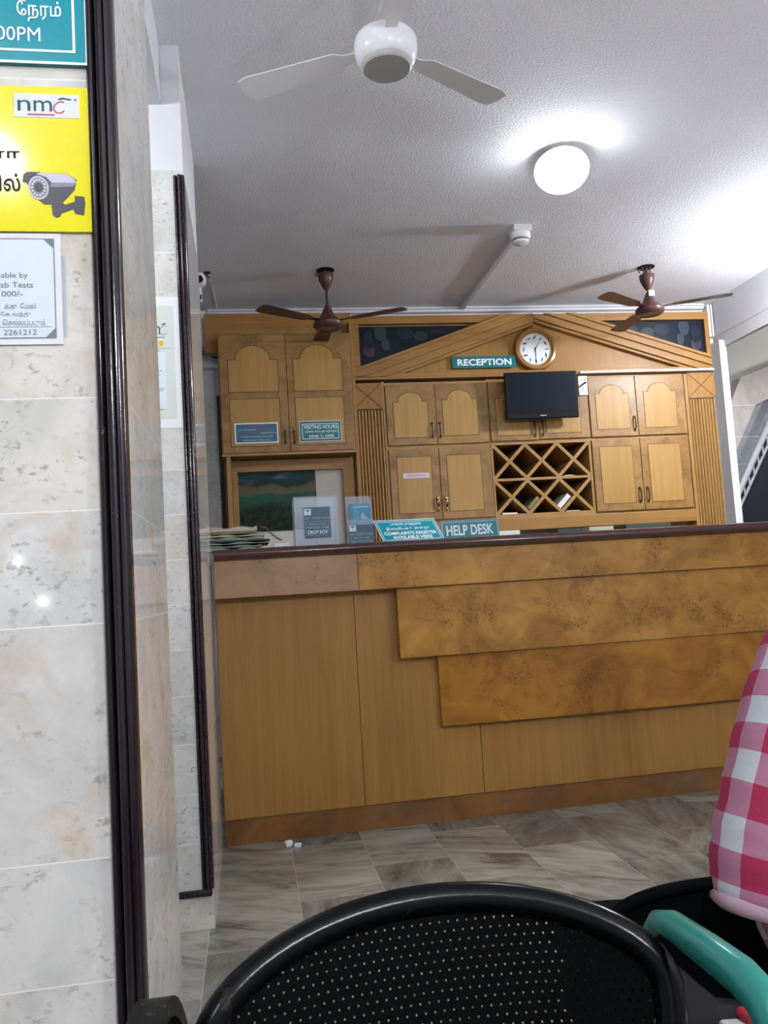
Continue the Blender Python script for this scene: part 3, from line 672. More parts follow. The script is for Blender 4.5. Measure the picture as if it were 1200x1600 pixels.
# ------------------------------------------------------------------ left cabinet, pelmet, recess
lc = thing('wall_cabinet', 'left wall cabinet with two arched panel doors carrying two notices', 'cabinet', (-0.125, 4.95, 0), 0.0, 'wooden cupboards of the back wall')
MB().box(0.0, 0.80, 0.016, 0.20, 1.795, 2.54).obj('carcass', 'oak_v', lc)
for (a, b, pa, pb) in ((0.006, 0.402, 0.058, 0.351), (0.404, 0.795, 0.447, 0.738)):
    d = door(lc, a, b, 1.812, 2.534, [(pa, pb, 2.181, 2.462, 2.376), (pa, pb, 1.853, 2.137, None)], y=0.0)
    handle(d, 0.377 if a < 0.1 else 0.431, 1.90, y=-0.001, h=0.07)
MB().box(0.022, 0.048, 0.012, 0.20, 1.0, 1.795).obj('side_post', 'oak_v', lc)
MB().box(0.0, 0.80, 0.0, 0.016, 1.795, 1.810).obj('bottom_lip', 'oak_v', lc)
tag(MB().box(-0.20, 0.70, 5.06, 5.13, 2.53, 2.700).obj('wooden_pelmet', 'oak_h'), 'plain wooden pelmet board above the left wall cabinet', 'pelmet')
tag(MB().box(-0.20, -0.125, 5.06, 5.13, 2.455, 2.53).obj('wooden_board', 'oak'), 'narrow wooden board end left of the left wall cabinet', 'board')
tag(MB().box(0.6765, 0.698, 4.965, 5.055, 0.9, 2.625).obj('wooden_stile', 'oak'), 'tall wooden stile between left wall cabinet and left pilaster', 'stile')
fr = thing('recess_frame', 'wood framed recess behind the counter below the left wall cabinet', 'frame', (0.28, 5.04, 0))
outline(MB(), -0.355, 0.352, 1.0, 1.745, 0.034, 0.0, 0.06).obj('frame', 'oak_h', fr)
MB().box(-0.33, 0.33, 0.045, 0.075, 1.02, 1.72).obj('backing', 'cream', fr)
MB().box(-0.40, 0.394, 0.078, 0.10, 0.95, 1.793).obj('back_board', 'oak', fr)
tag(MB().box(-0.045, 0.430, 5.076, 5.0845, 1.350, 1.712).obj('landscape_poster', 'landscape') if 'landscape' in M_ else MB().box(-0.045, 0.430, 5.076, 5.0845, 1.350, 1.712).obj('landscape_poster', 'paper_d'), 'dark green landscape poster inside wooden frame behind the paper files', 'poster')
bpy.data.objects['landscape_poster'].data.materials[0] = landscape()
# ------------------------------------------------------------------ signs on cabinets
def sign(name, label, cat, loc, wd, ht, mat, rotz=0.0, th=0.004, border=None, group=None):
    """origin at the lower left corner of the face, face looks to -y"""
    s = thing(name, label, cat, loc, rotz, group)
    MB().box(0, wd, 0, th, 0, ht).obj('board', mat, s)
    if border:
        for ins, tt in border[1:]: outline(MB(), ins, wd - ins, ins, ht - ins, tt, -0.0008, 0.001).obj('border_line', border[0], s)
    return s
s = sign('notice_sign', 'slate blue notice with red and white lines on left cabinet door', 'sign', (-0.046, 4.944, 1.868), 0.257, 0.123, 'sign_blue', border=('white_ink', (0.0, 0.007)))
lettering('lettering', 'ink_pink', s, [('அறிவிப்பு:', 0.085, 0.172, 0.096, 0.112, 0.01), ('உங்கள் கைபேசி', 0.135, 0.238, 0.076, 0.087), ('அமைதியாக இருக்க', 0.020, 0.140, 0.055, 0.066)])
lettering('lettering', 'pale_ink', s, [('நோயாளிகள் தங்கள்', 0.020, 0.128, 0.076, 0.087), ('ஒத்துழைக்கவும்', 0.150, 0.245, 0.055, 0.066), ('பார்த்துக் கொள்ளவும் நன்றி', 0.036, 0.222, 0.034, 0.045), ('மருத்துவமனை பொறுப்பல்ல', 0.046, 0.210, 0.013, 0.024)])
s = sign('visiting_hours_sign', 'small teal visiting hours sign on the left cabinet door', 'sign', (0.338, 4.944, 1.867), 0.253, 0.126, 'teal_d', border=('white_ink', (0.0, 0.003), (0.016, 0.0035)))
lettering('lettering', 'white_ink', s, [('VISITING HOURS', 0.026, 0.228, 0.077, 0.101, 0.012), ('பார்ைவயாளர் அனுமதி ேநரம்', 0.030, 0.226, 0.049, 0.071, 0.008), ('8.00AM  To  8.00PM', 0.055, 0.206, 0.025, 0.041, 0.01)])
s = sign('reception_sign', 'teal sign reading RECEPTION left of the round clock', 'sign', bw(1.357, 2.345, -0.004), 0.424, 0.078, 'teal_d', rotz=BA)
lettering('lettering', 'white_ink', s, [('RECEPTION', 0.034, 0.396, 0.016, 0.060, 0.03)])
s = tag(bwobj(MB().box(0, 0.170, 0, 0.002, 0, 0.033), 'paper_label', 'pink_paper', 0.985, 1.640, -0.0205), 'small pinkish printed strip on lower left cupboard door', 'label')
lettering('lettering', 'ink_grey', s, [('RECEPTION COUNTER', 0.03, 0.14, 0.017, 0.024)]) if False else None
outline(MB(), 0.025, 0.145, 0.012, 0.022, 0.0025, -0.0006, 0.0008).obj('printed_line', 'ink_grey', s)
# ------------------------------------------------------------------ clock
ck = thing('wall_clock', 'round wooden wall clock with birds on a white dial', 'clock', bw(1.922, 2.462, 0.018), BA)
R = 0.146
MB().lathe([(R, 0.0), (R, -0.022), (R - 0.010, -0.040), (R - 0.026, -0.044), (R - 0.036, -0.034), (R - 0.038, -0.020), (R - 0.038, 0.0)], (0, 0, 0), 56, 'y').obj('rim', 'clock_rim', ck, smooth=True)
MB().tube([( (R - 0.039) * math.cos(a), -0.024, (R - 0.039) * math.sin(a)) for a in [2 * PI * i / 56 for i in range(56)]], 0.003, 6, True).obj('gilt_ring', 'gold', ck, smooth=True)
dl = MB().prism(ellipse(0, 0, R - 0.037, R - 0.037, 56), -0.020, -0.004).obj('dial', 'dial', ck)
for i in range(12):
    a = PI / 2 - i * PI / 6; cx, cz = 0.080 * math.cos(a), 0.080 * math.sin(a); g = random.uniform(0, PI)
    if i == 6: g = PI / 2
    m = MB(); m.prism(ellipse(cx, cz, 0.0125, 0.0045, 12, g), -0.0212, -0.019)
    ex, ez = cx + 0.012 * math.cos(g), cz + 0.012 * math.sin(g); m.prism(ellipse(ex, ez, 0.004, 0.0035, 8), -0.0212, -0.019)
    tx, tz = cx - 0.016 * math.cos(g), cz - 0.016 * math.sin(g); m.prism(ellipse(tx, tz, 0.007, 0.0018, 8, g + 0.3), -0.0212, -0.019)
    m.prism(ellipse(cx + 0.004 * math.sin(g), cz - 0.004 * math.cos(g), 0.009, 0.0022, 8, g + 0.7), -0.0213, -0.019)
    m.obj('bird_picture', 'ink_grey' if i % 2 else 'ink', dl)
def hand(l, tail, wd, ang, y):
    ux, uz = math.sin(ang), math.cos(ang); nx, nz = uz * wd, -ux * wd
    return MB().prism([(-ux * tail + nx, -uz * tail + nz), (ux * l + nx * 0.3, uz * l + nz * 0.3), (ux * l - nx * 0.3, uz * l - nz * 0.3), (-ux * tail - nx, -uz * tail - nz)], y, y + 0.0015)
hand(0.078, 0.015, 0.0024, math.radians(30), -0.026).obj('minute_hand', 'ink', ck)
hand(0.070, 0.012, 0.0030, math.radians(180), -0.024).obj('hour_hand', 'ink', ck)
MB().lathe([(0.0005, -0.029), (0.004, -0.028), (0.004, -0.020)], (0, 0, 0), 12, 'y').obj('hand_pin', 'ink', ck)
# ------------------------------------------------------------------ television and socket
tv = thing('television', 'black flat screen television hung over the middle cupboard doors', 'television', (1.655, 4.985, 1.974), BA)
tv.rotation_euler = (math.radians(3), math.radians(-0.3), BA)
TW, TH = 0.478, 0.300
m = MB(); m.box(0, TW, 0, 0.035, 0, TH, 0.005); m.obj('casing', 'tv', tv)
MB().box(0.022, TW - 0.022, -0.0015, 0.003, 0.038, TH - 0.024).obj('screen', 'screen', tv)
MB().box(0.04, TW - 0.04, 0.035, 0.06, 0.03, TH - 0.05, 0.01).obj('rear_shell', 'tv', tv)
MB().box(0.17, 0.31, 0.055, 0.105, 0.10, 0.20).obj('wall_bracket', 'black_steel', tv)
MB().box(TW / 2 - 0.020, TW / 2 + 0.020, -0.0012, 0.001, 0.016, 0.0215, 0.0005, 1).obj('badge', 'silver', tv)
sb = thing('wall_socket', 'white switched wall socket with black plug right of the television', 'socket', bw(2.188, 2.140, -0.03), BA)
MB().box(0, 0.062, 0, 0.03, 0, 0.130, 0.004).obj('box', 'white_plastic', sb)
MB().box(0.022, 0.044, -0.004, 0.002, 0.028, 0.055, 0.002).obj('switch', 'white_plastic', sb)
for hx in (0.024, 0.040): MB().lathe([(0.0035, -0.001), (0.0035, 0.002)], (hx, 0, 0.105), 10, 'y').obj('socket_hole', 'ink', sb)
MB().tube([(0.048, -0.004, 0.082), (0.034, -0.012, 0.076), (0.016, -0.014, 0.060), (-0.004, -0.012, 0.048)], [0.007, 0.006, 0.0035, 0.003], 8).obj('plug_and_cord', 'ink', sb, smooth=True)
# ------------------------------------------------------------------ reception counter (a degree off square)
CA = math.radians(0.95)
rc = thing('reception_counter', 'long burl wood reception counter with stepped front panels', 'counter', (-0.14, 3.43, 0), CA)
CL = 3.36
MB().box(0.0, CL, 0.008, 0.07, 0.0, 0.099).obj('plinth', 'kick', rc)
sx = [0.0, 0.562, 1.066, 2.30, CL]
for a, b in zip(sx, sx[1:]): MB().box(a + 0.001, b - 0.001, 0.0, 0.03, 0.101, 0.985, 0.0008, 1).obj('front_panel', 'oak', rc)
MB().box(0.0, CL, 0.012, 0.6, 0.099, 1.12).obj('carcass', 'seam', rc)
MB().box(0.0, 0.5735, -0.085, 0.02, 0.972, 1.122, 0.002, 1).obj('fascia_board', 'burl_p', rc)
MB().box(0.5745, CL, -0.085, 0.02, 0.972, 1.122, 0.002, 1).obj('fascia_board', 'burl', rc)
def bowed(x0, x1, z0, z1, y, bow, mat, name, n=24):
    f = []
    for i in range(n + 1):
        x = x0 + (x1 - x0) * i / n; f.append((x, y - bow * (1 - (2 * (x - (x0 + x1) / 2) / (x1 - x0)) ** 2)))
    m = MB().prism_z(f + [(x1, 0.004), (x0, 0.004)], z0, z1)
    return m.obj(name, mat, rc, smooth=True)
bowed(0.735, CL - 0.35, 0.684, 0.985, -0.056, 0.008, 'burl', 'stepped_panel')
bowed(0.897, CL - 0.55, 0.393, 0.690, -0.034, 0.018, 'burl_o', 'stepped_panel')
ct = thing('counter_top', 'dark red brown polished granite top of the reception counter', 'counter top', (-0.14, 3.43, 0), CA)
prof = [(0.62, 1.122), (-0.095, 1.122), (-0.110, 1.127), (-0.117, 1.138), (-0.117, 1.150), (-0.110, 1.161), (-0.095, 1.165), (0.62, 1.165)]
MB().prism_x(prof, 0.003, 0.569).obj('slab', 'stone', ct, smooth=True)
MB().prism_x(prof, 0.570, CL).obj('slab', 'stone', ct, smooth=True)
CT = 1.1655
# paper files piled on the left end
spec = [(0.012, -0.15, 0.060, 'paper_c', 'thin cream file at the bottom of the paper pile'),
        (0.013, -0.15, 0.055, 'paper_gr', 'grey green folder second from the bottom of the paper pile'),
        (0.010, -0.15, 0.085, 'paper_gr', 'wide grey green folder sticking out of the paper pile on its right'),
        (0.007, -0.15, 0.090, 'paper_d', 'thin dark green folder in the middle of the paper pile'),
        (0.015, -0.15, 0.066, 'paper_gr', 'thick sage folder in the upper half of the paper pile'),
        (0.011, -0.15, 0.070, 'paper_c', 'cream papers third from the top of the paper pile'),
        (0.009, -0.15, 0.040, 'paper_kh', 'khaki papers with drooping edge second from top of the paper pile'),
        (0.021, -0.15, 0.040, 'paper_c', 'thick cream bundle on top of the paper pile')]
z = CT
for k, (h, x0, x1, mt, lb) in enumerate(spec):
    m = MB(); n = 10; yj = random.uniform(-0.012, 0.012)
    top = [(x0 + (x1 - x0) * i / n, z + h - 0.0004 + (0.0035 * math.sin(i * 1.1 + k) - 0.004 if h > 0.009 and 0 < i < n else -0.001)) for i in range(n + 1)]
    m.prism([(x0, z + 0.0002), (x1, z + 0.0002)] + top[::-1], 3.445 + yj, 3.68 + yj)
    tag(m.obj('paper_file', mt), lb + ' on the counter', 'papers', 'old paper files piled on the counter'); z += h
m = MB(); pth = [(0.055, 3.47, 1.258), (0.075, 3.465, 1.256), (0.100, 3.46, 1.228), (0.125, 3.458, 1.207), (0.140, 3.458, 1.201)]
a = [m.bm.verts.new((x, y - 0.012, z_)) for x, y, z_ in pth]; b = [m.bm.verts.new((x, y + 0.06, z_)) for x, y, z_ in pth]
a2 = [m.bm.verts.new((x, y - 0.012, z_ - 0.001)) for x, y, z_ in pth]; b2 = [m.bm.verts.new((x, y + 0.06, z_ - 0.001)) for x, y, z_ in pth]
for i in range(4):
    m._f([a[i], a[i + 1], b[i + 1], b[i]]); m._f([a2[i], b2[i], b2[i + 1], a2[i + 1]]); m._f([a[i], a2[i], a2[i + 1], a[i + 1]]); m._f([b[i], b[i + 1], b2[i + 1], b2[i]])
m._f([a[0], b[0], b2[0], a2[0]]); m._f([a[4], a2[4], b2[4], b[4]])
tag(m.obj('loose_paper', 'paper_c'), 'curled loose paper hanging out of the right side of paper pile', 'papers')
ad = thing('plastic_clip_block', 'small white plastic block with two dark notches on counter', 'block', (0.107, 3.46, CT))
m = MB(); m.box(0, 0.062, 0, 0.03, 0.006, 0.021, 0.002).box(0, 0.010, 0, 0.03, 0, 0.008).box(0.020, 0.042, 0, 0.03, 0, 0.008).box(0.052, 0.062, 0, 0.03, 0, 0.008); m.obj('body', 'white_plastic', ad)
for x in (0.010, 0.042): MB().box(x, x + 0.010, 0.002, 0.028, 0, 0.0065).obj('notch', 'ink', ad)
# drop box
db = thing('drop_box', 'clear plastic feedback drop box with slate blue label on counter', 'box', (0.196, 3.45, CT), CA)
BWD, BH, BD = 0.182, 0.205, 0.12
m = MB(); th = 0.003
m.box(0, BWD, 0, th, 0, BH).box(0, BWD, BD - th, BD, 0, BH).box(0, th, th, BD - th, 0, BH).box(BWD - th, BWD, th, BD - th, 0, BH).box(th, BWD - th, th, BD - th, 0, th)
m.obj('box', 'acrylic_f', db)
m = MB(); m.box(-0.001, BWD + 0.001, -0.001, BD + 0.001, BH, BH + 0.004, 0.001); m.obj('lid', 'acrylic_f', db)
lb = MB().box(0.037, 0.150, -0.0015, 0.0, 0.032, 0.164).obj('label_card', 'label_blue', db)
outline(MB(), 0.037, 0.150, 0.032, 0.164, 0.0015, -0.0022, -0.0010).obj('label_edge', 'faint_ink', lb)
outline(MB(), 0.046, 0.141, 0.045, 0.103, 0.0010, -0.0022, -0.0010).obj('label_edge', 'faint_ink', lb)
e = MB().box(0.041, 0.069, -0.0022, -0.001, 0.130, 0.156).obj('emblem', 'pale_ink', lb)
m = MB().box(0.0545, 0.0565, -0.0028, -0.002, 0.134, 0.150).prism(ellipse(0.0555, 0.149, 0.009, 0.003, 14), -0.0028, -0.002); m.obj('emblem_mark', 'label_blue', e)
lettering('lettering', 'faint_ink', lb, [('new medical centre', 0.042, 0.147, 0.113, 0.124), ('HEALTH CARE', 0.058, 0.130, 0.088, 0.095, 0.008), ('FEED BACK FORM', 0.050, 0.138, 0.074, 0.082, 0.008)], y=-0.0024)
lettering('lettering', 'pale_ink', lb, [('DROP BOX', 0.053, 0.136, 0.051, 0.066, 0.02)], y=-0.0024)
# leaflet holder
lh = thing('leaflet_holder', 'clear acrylic leaflet holder with blue leaflets on the counter', 'holder', (0.414, 3.45, CT), CA)
m = MB(); m.prism([(0, 0), (0.112, 0), (0.112, 0.197), (0.106, 0.204), (0.006, 0.204), (0, 0.197)], 0.030, 0.033); m.obj('back_sheet', 'acrylic', lh)
m = MB().box(0, 0.113, 0, 0.003, 0, 0.102).box(0, 0.003, 0.003, 0.030, 0, 0.102).box(0.110, 0.113, 0.003, 0.030, 0, 0.102); m.obj('front_pocket', 'acrylic', lh)
lf = thing('leaflet', 'bright blue leaflets standing in the acrylic holder', 'leaflet', (0.414, 3.45, CT), CA)
MB().box(0.016, 0.104, 0.012, 0.024, 0.004, 0.168).obj('sheets', 'leaf_blue', lf)
m = MB(); m.box(0.030, 0.096, 0.0112, 0.0125, 0.153, 0.160)
for i in range(6): m.box(0.030, 0.030 + 0.018 + 0.012 * ((i * 7) % 3) / 2, 0.0112, 0.0125, 0.143 - i * 0.007, 0.1445 - i * 0.007)
m.prism([(0.060, 0.118), (0.072, 0.135), (0.078, 0.118), (0.096, 0.104), (0.066, 0.104)], 0.0112, 0.0125); m.obj('printing', 'faint_ink', lf)
lb = MB().box(0.004, 0.112, -0.0015, 0.0, 0.0, 0.080).obj('label_card', 'label_blue', lh)
e = MB().box(0.008, 0.036, -0.0022, -0.001, 0.053, 0.078).obj('emblem', 'pale_ink', lb)
m = MB().box(0.0210, 0.0230, -0.0028, -0.002, 0.057, 0.073).prism(ellipse(0.0220, 0.072, 0.009, 0.003, 14), -0.0028, -0.002); m.obj('emblem_mark', 'label_blue', e)
outline(MB(), 0.012, 0.105, 0.004, 0.036, 0.0010, -0.0022, -0.0010).obj('label_edge', 'faint_ink', lb)
lettering('lettering', 'faint_ink', lb, [('new medical centre', 0.008, 0.108, 0.038, 0.049), ('HEALTH CARE', 0.024, 0.094, 0.021, 0.029, 0.008), ('FEED BACK FORM', 0.016, 0.102, 0.007, 0.015, 0.008)], y=-0.0024)
# complaints sign: leans back on the counter, skewed board
cs = thing('complaints_sign', 'turquoise complaints register sign leaning on the counter', 'sign', (0.566, 3.455, CT), CA)
cs.rotation_euler = (math.radians(-28), math.radians(0), math.radians(3))
m = MB(); SKX = -0.030; WS, HS = 0.268, 0.110
def sk(x, z_): return (x + SKX * z_ / HS, z_)
m.prism([sk(0, 0), sk(WS, 0), sk(WS, HS), sk(0, HS)], 0, 0.004).obj('board', 'teal', cs)
m = MB()
for ins, tt in ((0.0, 0.0028), (0.009, 0.0016)):
    for (a, b, c_, d) in (((ins, ins), (WS - ins, ins), (WS - ins, ins + tt), (ins, ins + tt)), ((ins, HS - ins - tt), (WS - ins, HS - ins - tt), (WS - ins, HS - ins), (ins, HS - ins)), ((ins, ins), (ins + tt, ins), (ins + tt, HS - ins), (ins, HS - ins)), ((WS - ins - tt, ins), (WS - ins, ins), (WS - ins, HS - ins), (WS - ins - tt, HS - ins))):
        m.prism([sk(*a), sk(*b), sk(*c_), sk(*d)], -0.0007, 0.001)
m.obj('border_line', 'white_ink', cs)
o = lettering('lettering', 'white_ink', cs, [('புகார் புத்தகம்', 0.065, 0.200, 0.078, 0.096, 0.010), ('இவ்விடம் உள்ளது', 0.038, 0.228, 0.056, 0.072, 0.010), ('COMPLAINTS REGISTER', 0.020, 0.250, 0.034, 0.049, 0.022), ('AVAILABLE HERE', 0.050, 0.222, 0.013, 0.029, 0.022)])
for v in o.data.vertices: v.co.x += SKX * v.co.z / HS
# help desk sign
hd = thing('help_desk_sign', 'teal help desk sign standing on the counter', 'sign', (0.836, 3.532, CT), CA)
hd.rotation_euler = (math.radians(-4), math.radians(-0.6), math.radians(6))
WH, HH = 0.272, 0.084
MB().box(0, WH, 0, 0.004, 0, HH).obj('board', 'teal_d', hd)
outline(MB(), 0, WH, 0, HH, 0.002, -0.0007, 0.001).obj('border_line', 'faint_ink', hd)
outline(MB(), 0.006, WH - 0.006, 0.006, HH - 0.007, 0.0014, -0.0007, 0.001).obj('border_line', 'pale_ink', hd)
MB().box(0.03, WH - 0.03, 0.004, 0.03, 0, 0.004).obj('foot', 'teal_d', hd)
lettering('lettering', 'pale_ink', hd, [('HELP DESK', 0.024, 0.245, 0.017, 0.063, 0.022)])
# ------------------------------------------------------------------ signs on the pillars
YF = 1.0985
s = sign('hours_sign', 'large teal visiting hours sign at the top of near marble pillar', 'sign', (-0.590, YF - 0.005, 1.707), 0.411, 0.215, 'teal', th=0.005, border=('white_ink', (0.0, 0.0035), (0.0165, 0.0032)))
lettering('lettering', 'white_ink', s, [('VISITING HOURS', 0.045, 0.379, 0.0915, 0.121, 0.012), ('பார்ைவயாளர்', 0.030, 0.160, 0.058, 0.088, 0.010), ('அனுமதி', 0.185, 0.298, 0.058, 0.089, 0.010), ('ேநரம்', 0.322, 0.378, 0.058, 0.0885, 0.010), ('8.00AM', 0.055, 0.128, 0.0305, 0.0500), ('To', 0.190, 0.220, 0.0305, 0.0500, 0.010), ('8.00PM', 0.278, 0.351, 0.0305, 0.0500)])
s = sign('surveillance_sign', 'yellow surveillance camera warning sign on the near marble pillar', 'sign', (-0.520, YF - 0.004, 1.479), 0.339, 0.197, 'yellow', th=0.004)
# logo patch
lp = MB().box(0.245, 0.327, -0.0008, 0.001, 0.154, 0.187, 0.0004, 1).obj('logo_patch', 'paper_w', s)
lettering('lettering', 'ink_teal', lp, [('n', 0.250, 0.266, 0.1625, 0.1775), ('m', 0.270, 0.293, 0.1625, 0.1775)], y=-0.0012)
def apple(mb, cx, cz, r, y0, y1, th):
    a0, a1 = math.radians(52), math.radians(318); o_ = []; i_ = []
    for k in range(25):
        a = a0 + (a1 - a0) * k / 24; rr = r * (1 + 0.10 * math.sin(2 * a))
        o_.append((cx + rr * math.cos(a), cz + rr * math.sin(a))); i_.append((cx + (rr - th) * math.cos(a), cz + (rr - th) * math.sin(a)))
    for k in range(24): mb.prism([o_[k], o_[k + 1], i_[k + 1], i_[k]], y0, y1)
    return mb
apple(MB(), 0.303, 0.1685, 0.0085, -0.0012, 0.0, 0.0016).obj('logo_apple', 'ink_red', lp)
m = MB().prism(ellipse(0.305, 0.1805, 0.005, 0.0014, 10, 0.25), -0.0012, 0).prism(ellipse(0.313, 0.1800, 0.005, 0.0012, 10, -0.1), -0.0012, 0).prism(ellipse(0.3225, 0.1795, 0.0014, 0.0014, 10), -0.0012, 0); m.obj('logo_leaf', 'ink_teal', lp)
MB().box(0.262, 0.296, -0.0012, 0, 0.1570, 0.1588).obj('logo_tagline', 'ink_pink', lp)
lettering('lettering', 'ink', s, [('ேகமரா', 0.15, 0.251, 0.094, 0.112, 0.016), ('கண்காணிப்பில்', 0.06, 0.251, 0.053, 0.078, 0.016)])
# printed camera picture (flat ink shapes)
pc = MB().prism([(0.262, 0.082), (0.329, 0.079)][:0] + [(0.258, 0.066), (0.262, 0.079), (0.310, 0.078), (0.321, 0.070), (0.318, 0.056), (0.307, 0.043), (0.300, 0.036), (0.280, 0.036), (0.268, 0.046)], -0.0006, 0.001).obj('printed_camera', 'cam_d', s)
MB().prism([(0.265, 0.0785), (0.310, 0.0775), (0.319, 0.070), (0.320, 0.0655), (0.290, 0.0655), (0.283, 0.073)], -0.0010, 0.0).obj('printed_shade', 'cam_l', pc)
MB().prism([(0.289, 0.0655), (0.320, 0.0655), (0.317, 0.0600), (0.288, 0.0590)], -0.0010, 0.0).obj('printed_shade', 'cam_m', pc)
MB().prism([(0.254, 0.066), (0.255, 0.076), (0.260, 0.0795), (0.276, 0.0795), (0.262, 0.072), (0.260, 0.066)], -0.0011, 0.0).obj('printed_visor', 'cam_k', pc)
MB().prism(ellipse(0.2735, 0.0580, 0.0125, 0.0160, 30, 0.12), -0.0012, 0.0).obj('printed_ring', 'cam_l', pc)
MB().prism(ellipse(0.2735, 0.0582, 0.0105, 0.0138, 30, 0.12), -0.0014, 0.0).obj('printed_ring', 'cam_m', pc)
MB().prism(ellipse(0.2735, 0.0585, 0.0056, 0.0068, 24, 0.12), -0.0016, 0.0).obj('printed_lens', 'cam_k', pc)
m = MB()
for i in range(14):
    a = 2 * PI * i / 14; m.prism(ellipse(0.2735 + 0.0082 * math.cos(a), 0.0583 + 0.0105 * math.sin(a), 0.0011, 0.0011, 8), -0.0016, 0.0)
m.obj('printed_leds', 'white_ink', pc)
MB().prism([(0.289, 0.036), (0.290, 0.022), (0.294, 0.0185), (0.299, 0.0195), (0.301, 0.024), (0.316, 0.030), (0.318, 0.024), (0.329, 0.022), (0.331, 0.038), (0.330, 0.047), (0.318, 0.048), (0.318, 0.040), (0.306, 0.036), (0.303, 0.038)], -0.0009, 0.0).obj('printed_bracket', 'cam_d', pc)
# white notice
s = sign('paper_notice', 'white laminated lab test notice taped below the yellow sign', 'notice', (-0.46, YF - 0.0015, 1.330), 0.238, 0.147, 'paper_w', th=0.0015)
MB().box(0.008, 0.230, -0.0005, 0.001, 0.008, 0.140).obj('printed_area', 'paper', s)
m = outline(MB(), 0.008, 0.230, 0.008, 0.140, 0.0010, -0.0009, 0.001); m.box(0.012, 0.224, -0.0009, 0.001, 0.0225, 0.0231)
m.prism([(0.229, 0.139), (0.229, 0.127), (0.217, 0.139)], -0.0009, 0.0).prism([(0.229, 0.009), (0.229, 0.021), (0.217, 0.009)], -0.0009, 0.0).obj('printed_border', 'ink_grey', s)
lettering('lettering', 'ink_grey', s, [('able by', 0.164, 0.197, 0.0855, 0.0945, 0.006), ('ab Tests', 0.163, 0.203, 0.0745, 0.0820, 0.006), ('1000/-', 0.160, 0.190, 0.0628, 0.0702, 0.006), ('/-  க்கு ேமல்', 0.158, 0.206, 0.0465, 0.0540, 0.004), ('ேக வந்து', 0.163, 0.200, 0.0352, 0.0430, 0.004), ('ெசல்லப்படும்.', 0.165, 0.218, 0.0248, 0.0330, 0.004), (', 2261212', 0.160, 0.206, 0.0110, 0.0195, 0.006)], y=-0.0009)
MB().box(0.2385, 0.243, -0.0003, 0.0004, 0.010, 0.118).obj('tape', 'acrylic', s)
# paper on rear pillar
s = sign('paper_notice', 'tall pale notice with smiley on the rear marble pillar', 'notice', (-0.40, 2.6385, 1.520), 0.2225, 0.423, 'paper_w', th=0.0015)
MB().box(0.0, 0.20, -0.0005, 0.001, 0.030, 0.393).obj('printed_area', 'paper_g', s)
MB().box(0.03, 0.172, -0.0008, 0.001, 0.065, 0.245).obj('printed_box', 'paper', s)
lettering('lettering', 'ink_teal', s, [('n', 0.096, 0.122, 0.300, 0.328), ('m', 0.132, 0.158, 0.300, 0.328)], y=-0.0009)
apple(MB(), 0.170, 0.314, 0.015, -0.0009, 0.0, 0.002).obj('logo_apple', 'ink_grey', s)
m = MB().prism(ellipse(0.170, 0.334, 0.008, 0.002, 10, 0.2), -0.0009, 0).box(0.140, 0.172, -0.0009, 0, 0.290, 0.292); m.obj('logo_leaf', 'ink', s)
sm = MB().prism(ellipse(0.160, 0.272, 0.009, 0.009, 20), -0.0009, 0.0).obj('smiley', 'smiley', s)
m = MB().prism(ellipse(0.157, 0.275, 0.0012, 0.0016, 8), -0.0012, 0).prism(ellipse(0.163, 0.275, 0.0012, 0.0016, 8), -0.0012, 0).prism(ellipse(0.160, 0.268, 0.004, 0.0010, 10), -0.0012, 0); m.obj('smiley_face', 'ink', sm)
m = MB()
for zz, x1 in ((0.255, 0.19), (0.246, 0.155), (0.182, 0.160), (0.177, 0.150), (0.169, 0.154), (0.125, 0.164), (0.119, 0.162), (0.113, 0.150), (0.072, 0.150), (0.066, 0.148), (0.058, 0.160)): m.box(0.06, x1, -0.0011, 0.0, zz, zz + (0.0022 if zz != 0.255 else 0.0008))
m.obj('printed_lines', 'ink_grey', s)
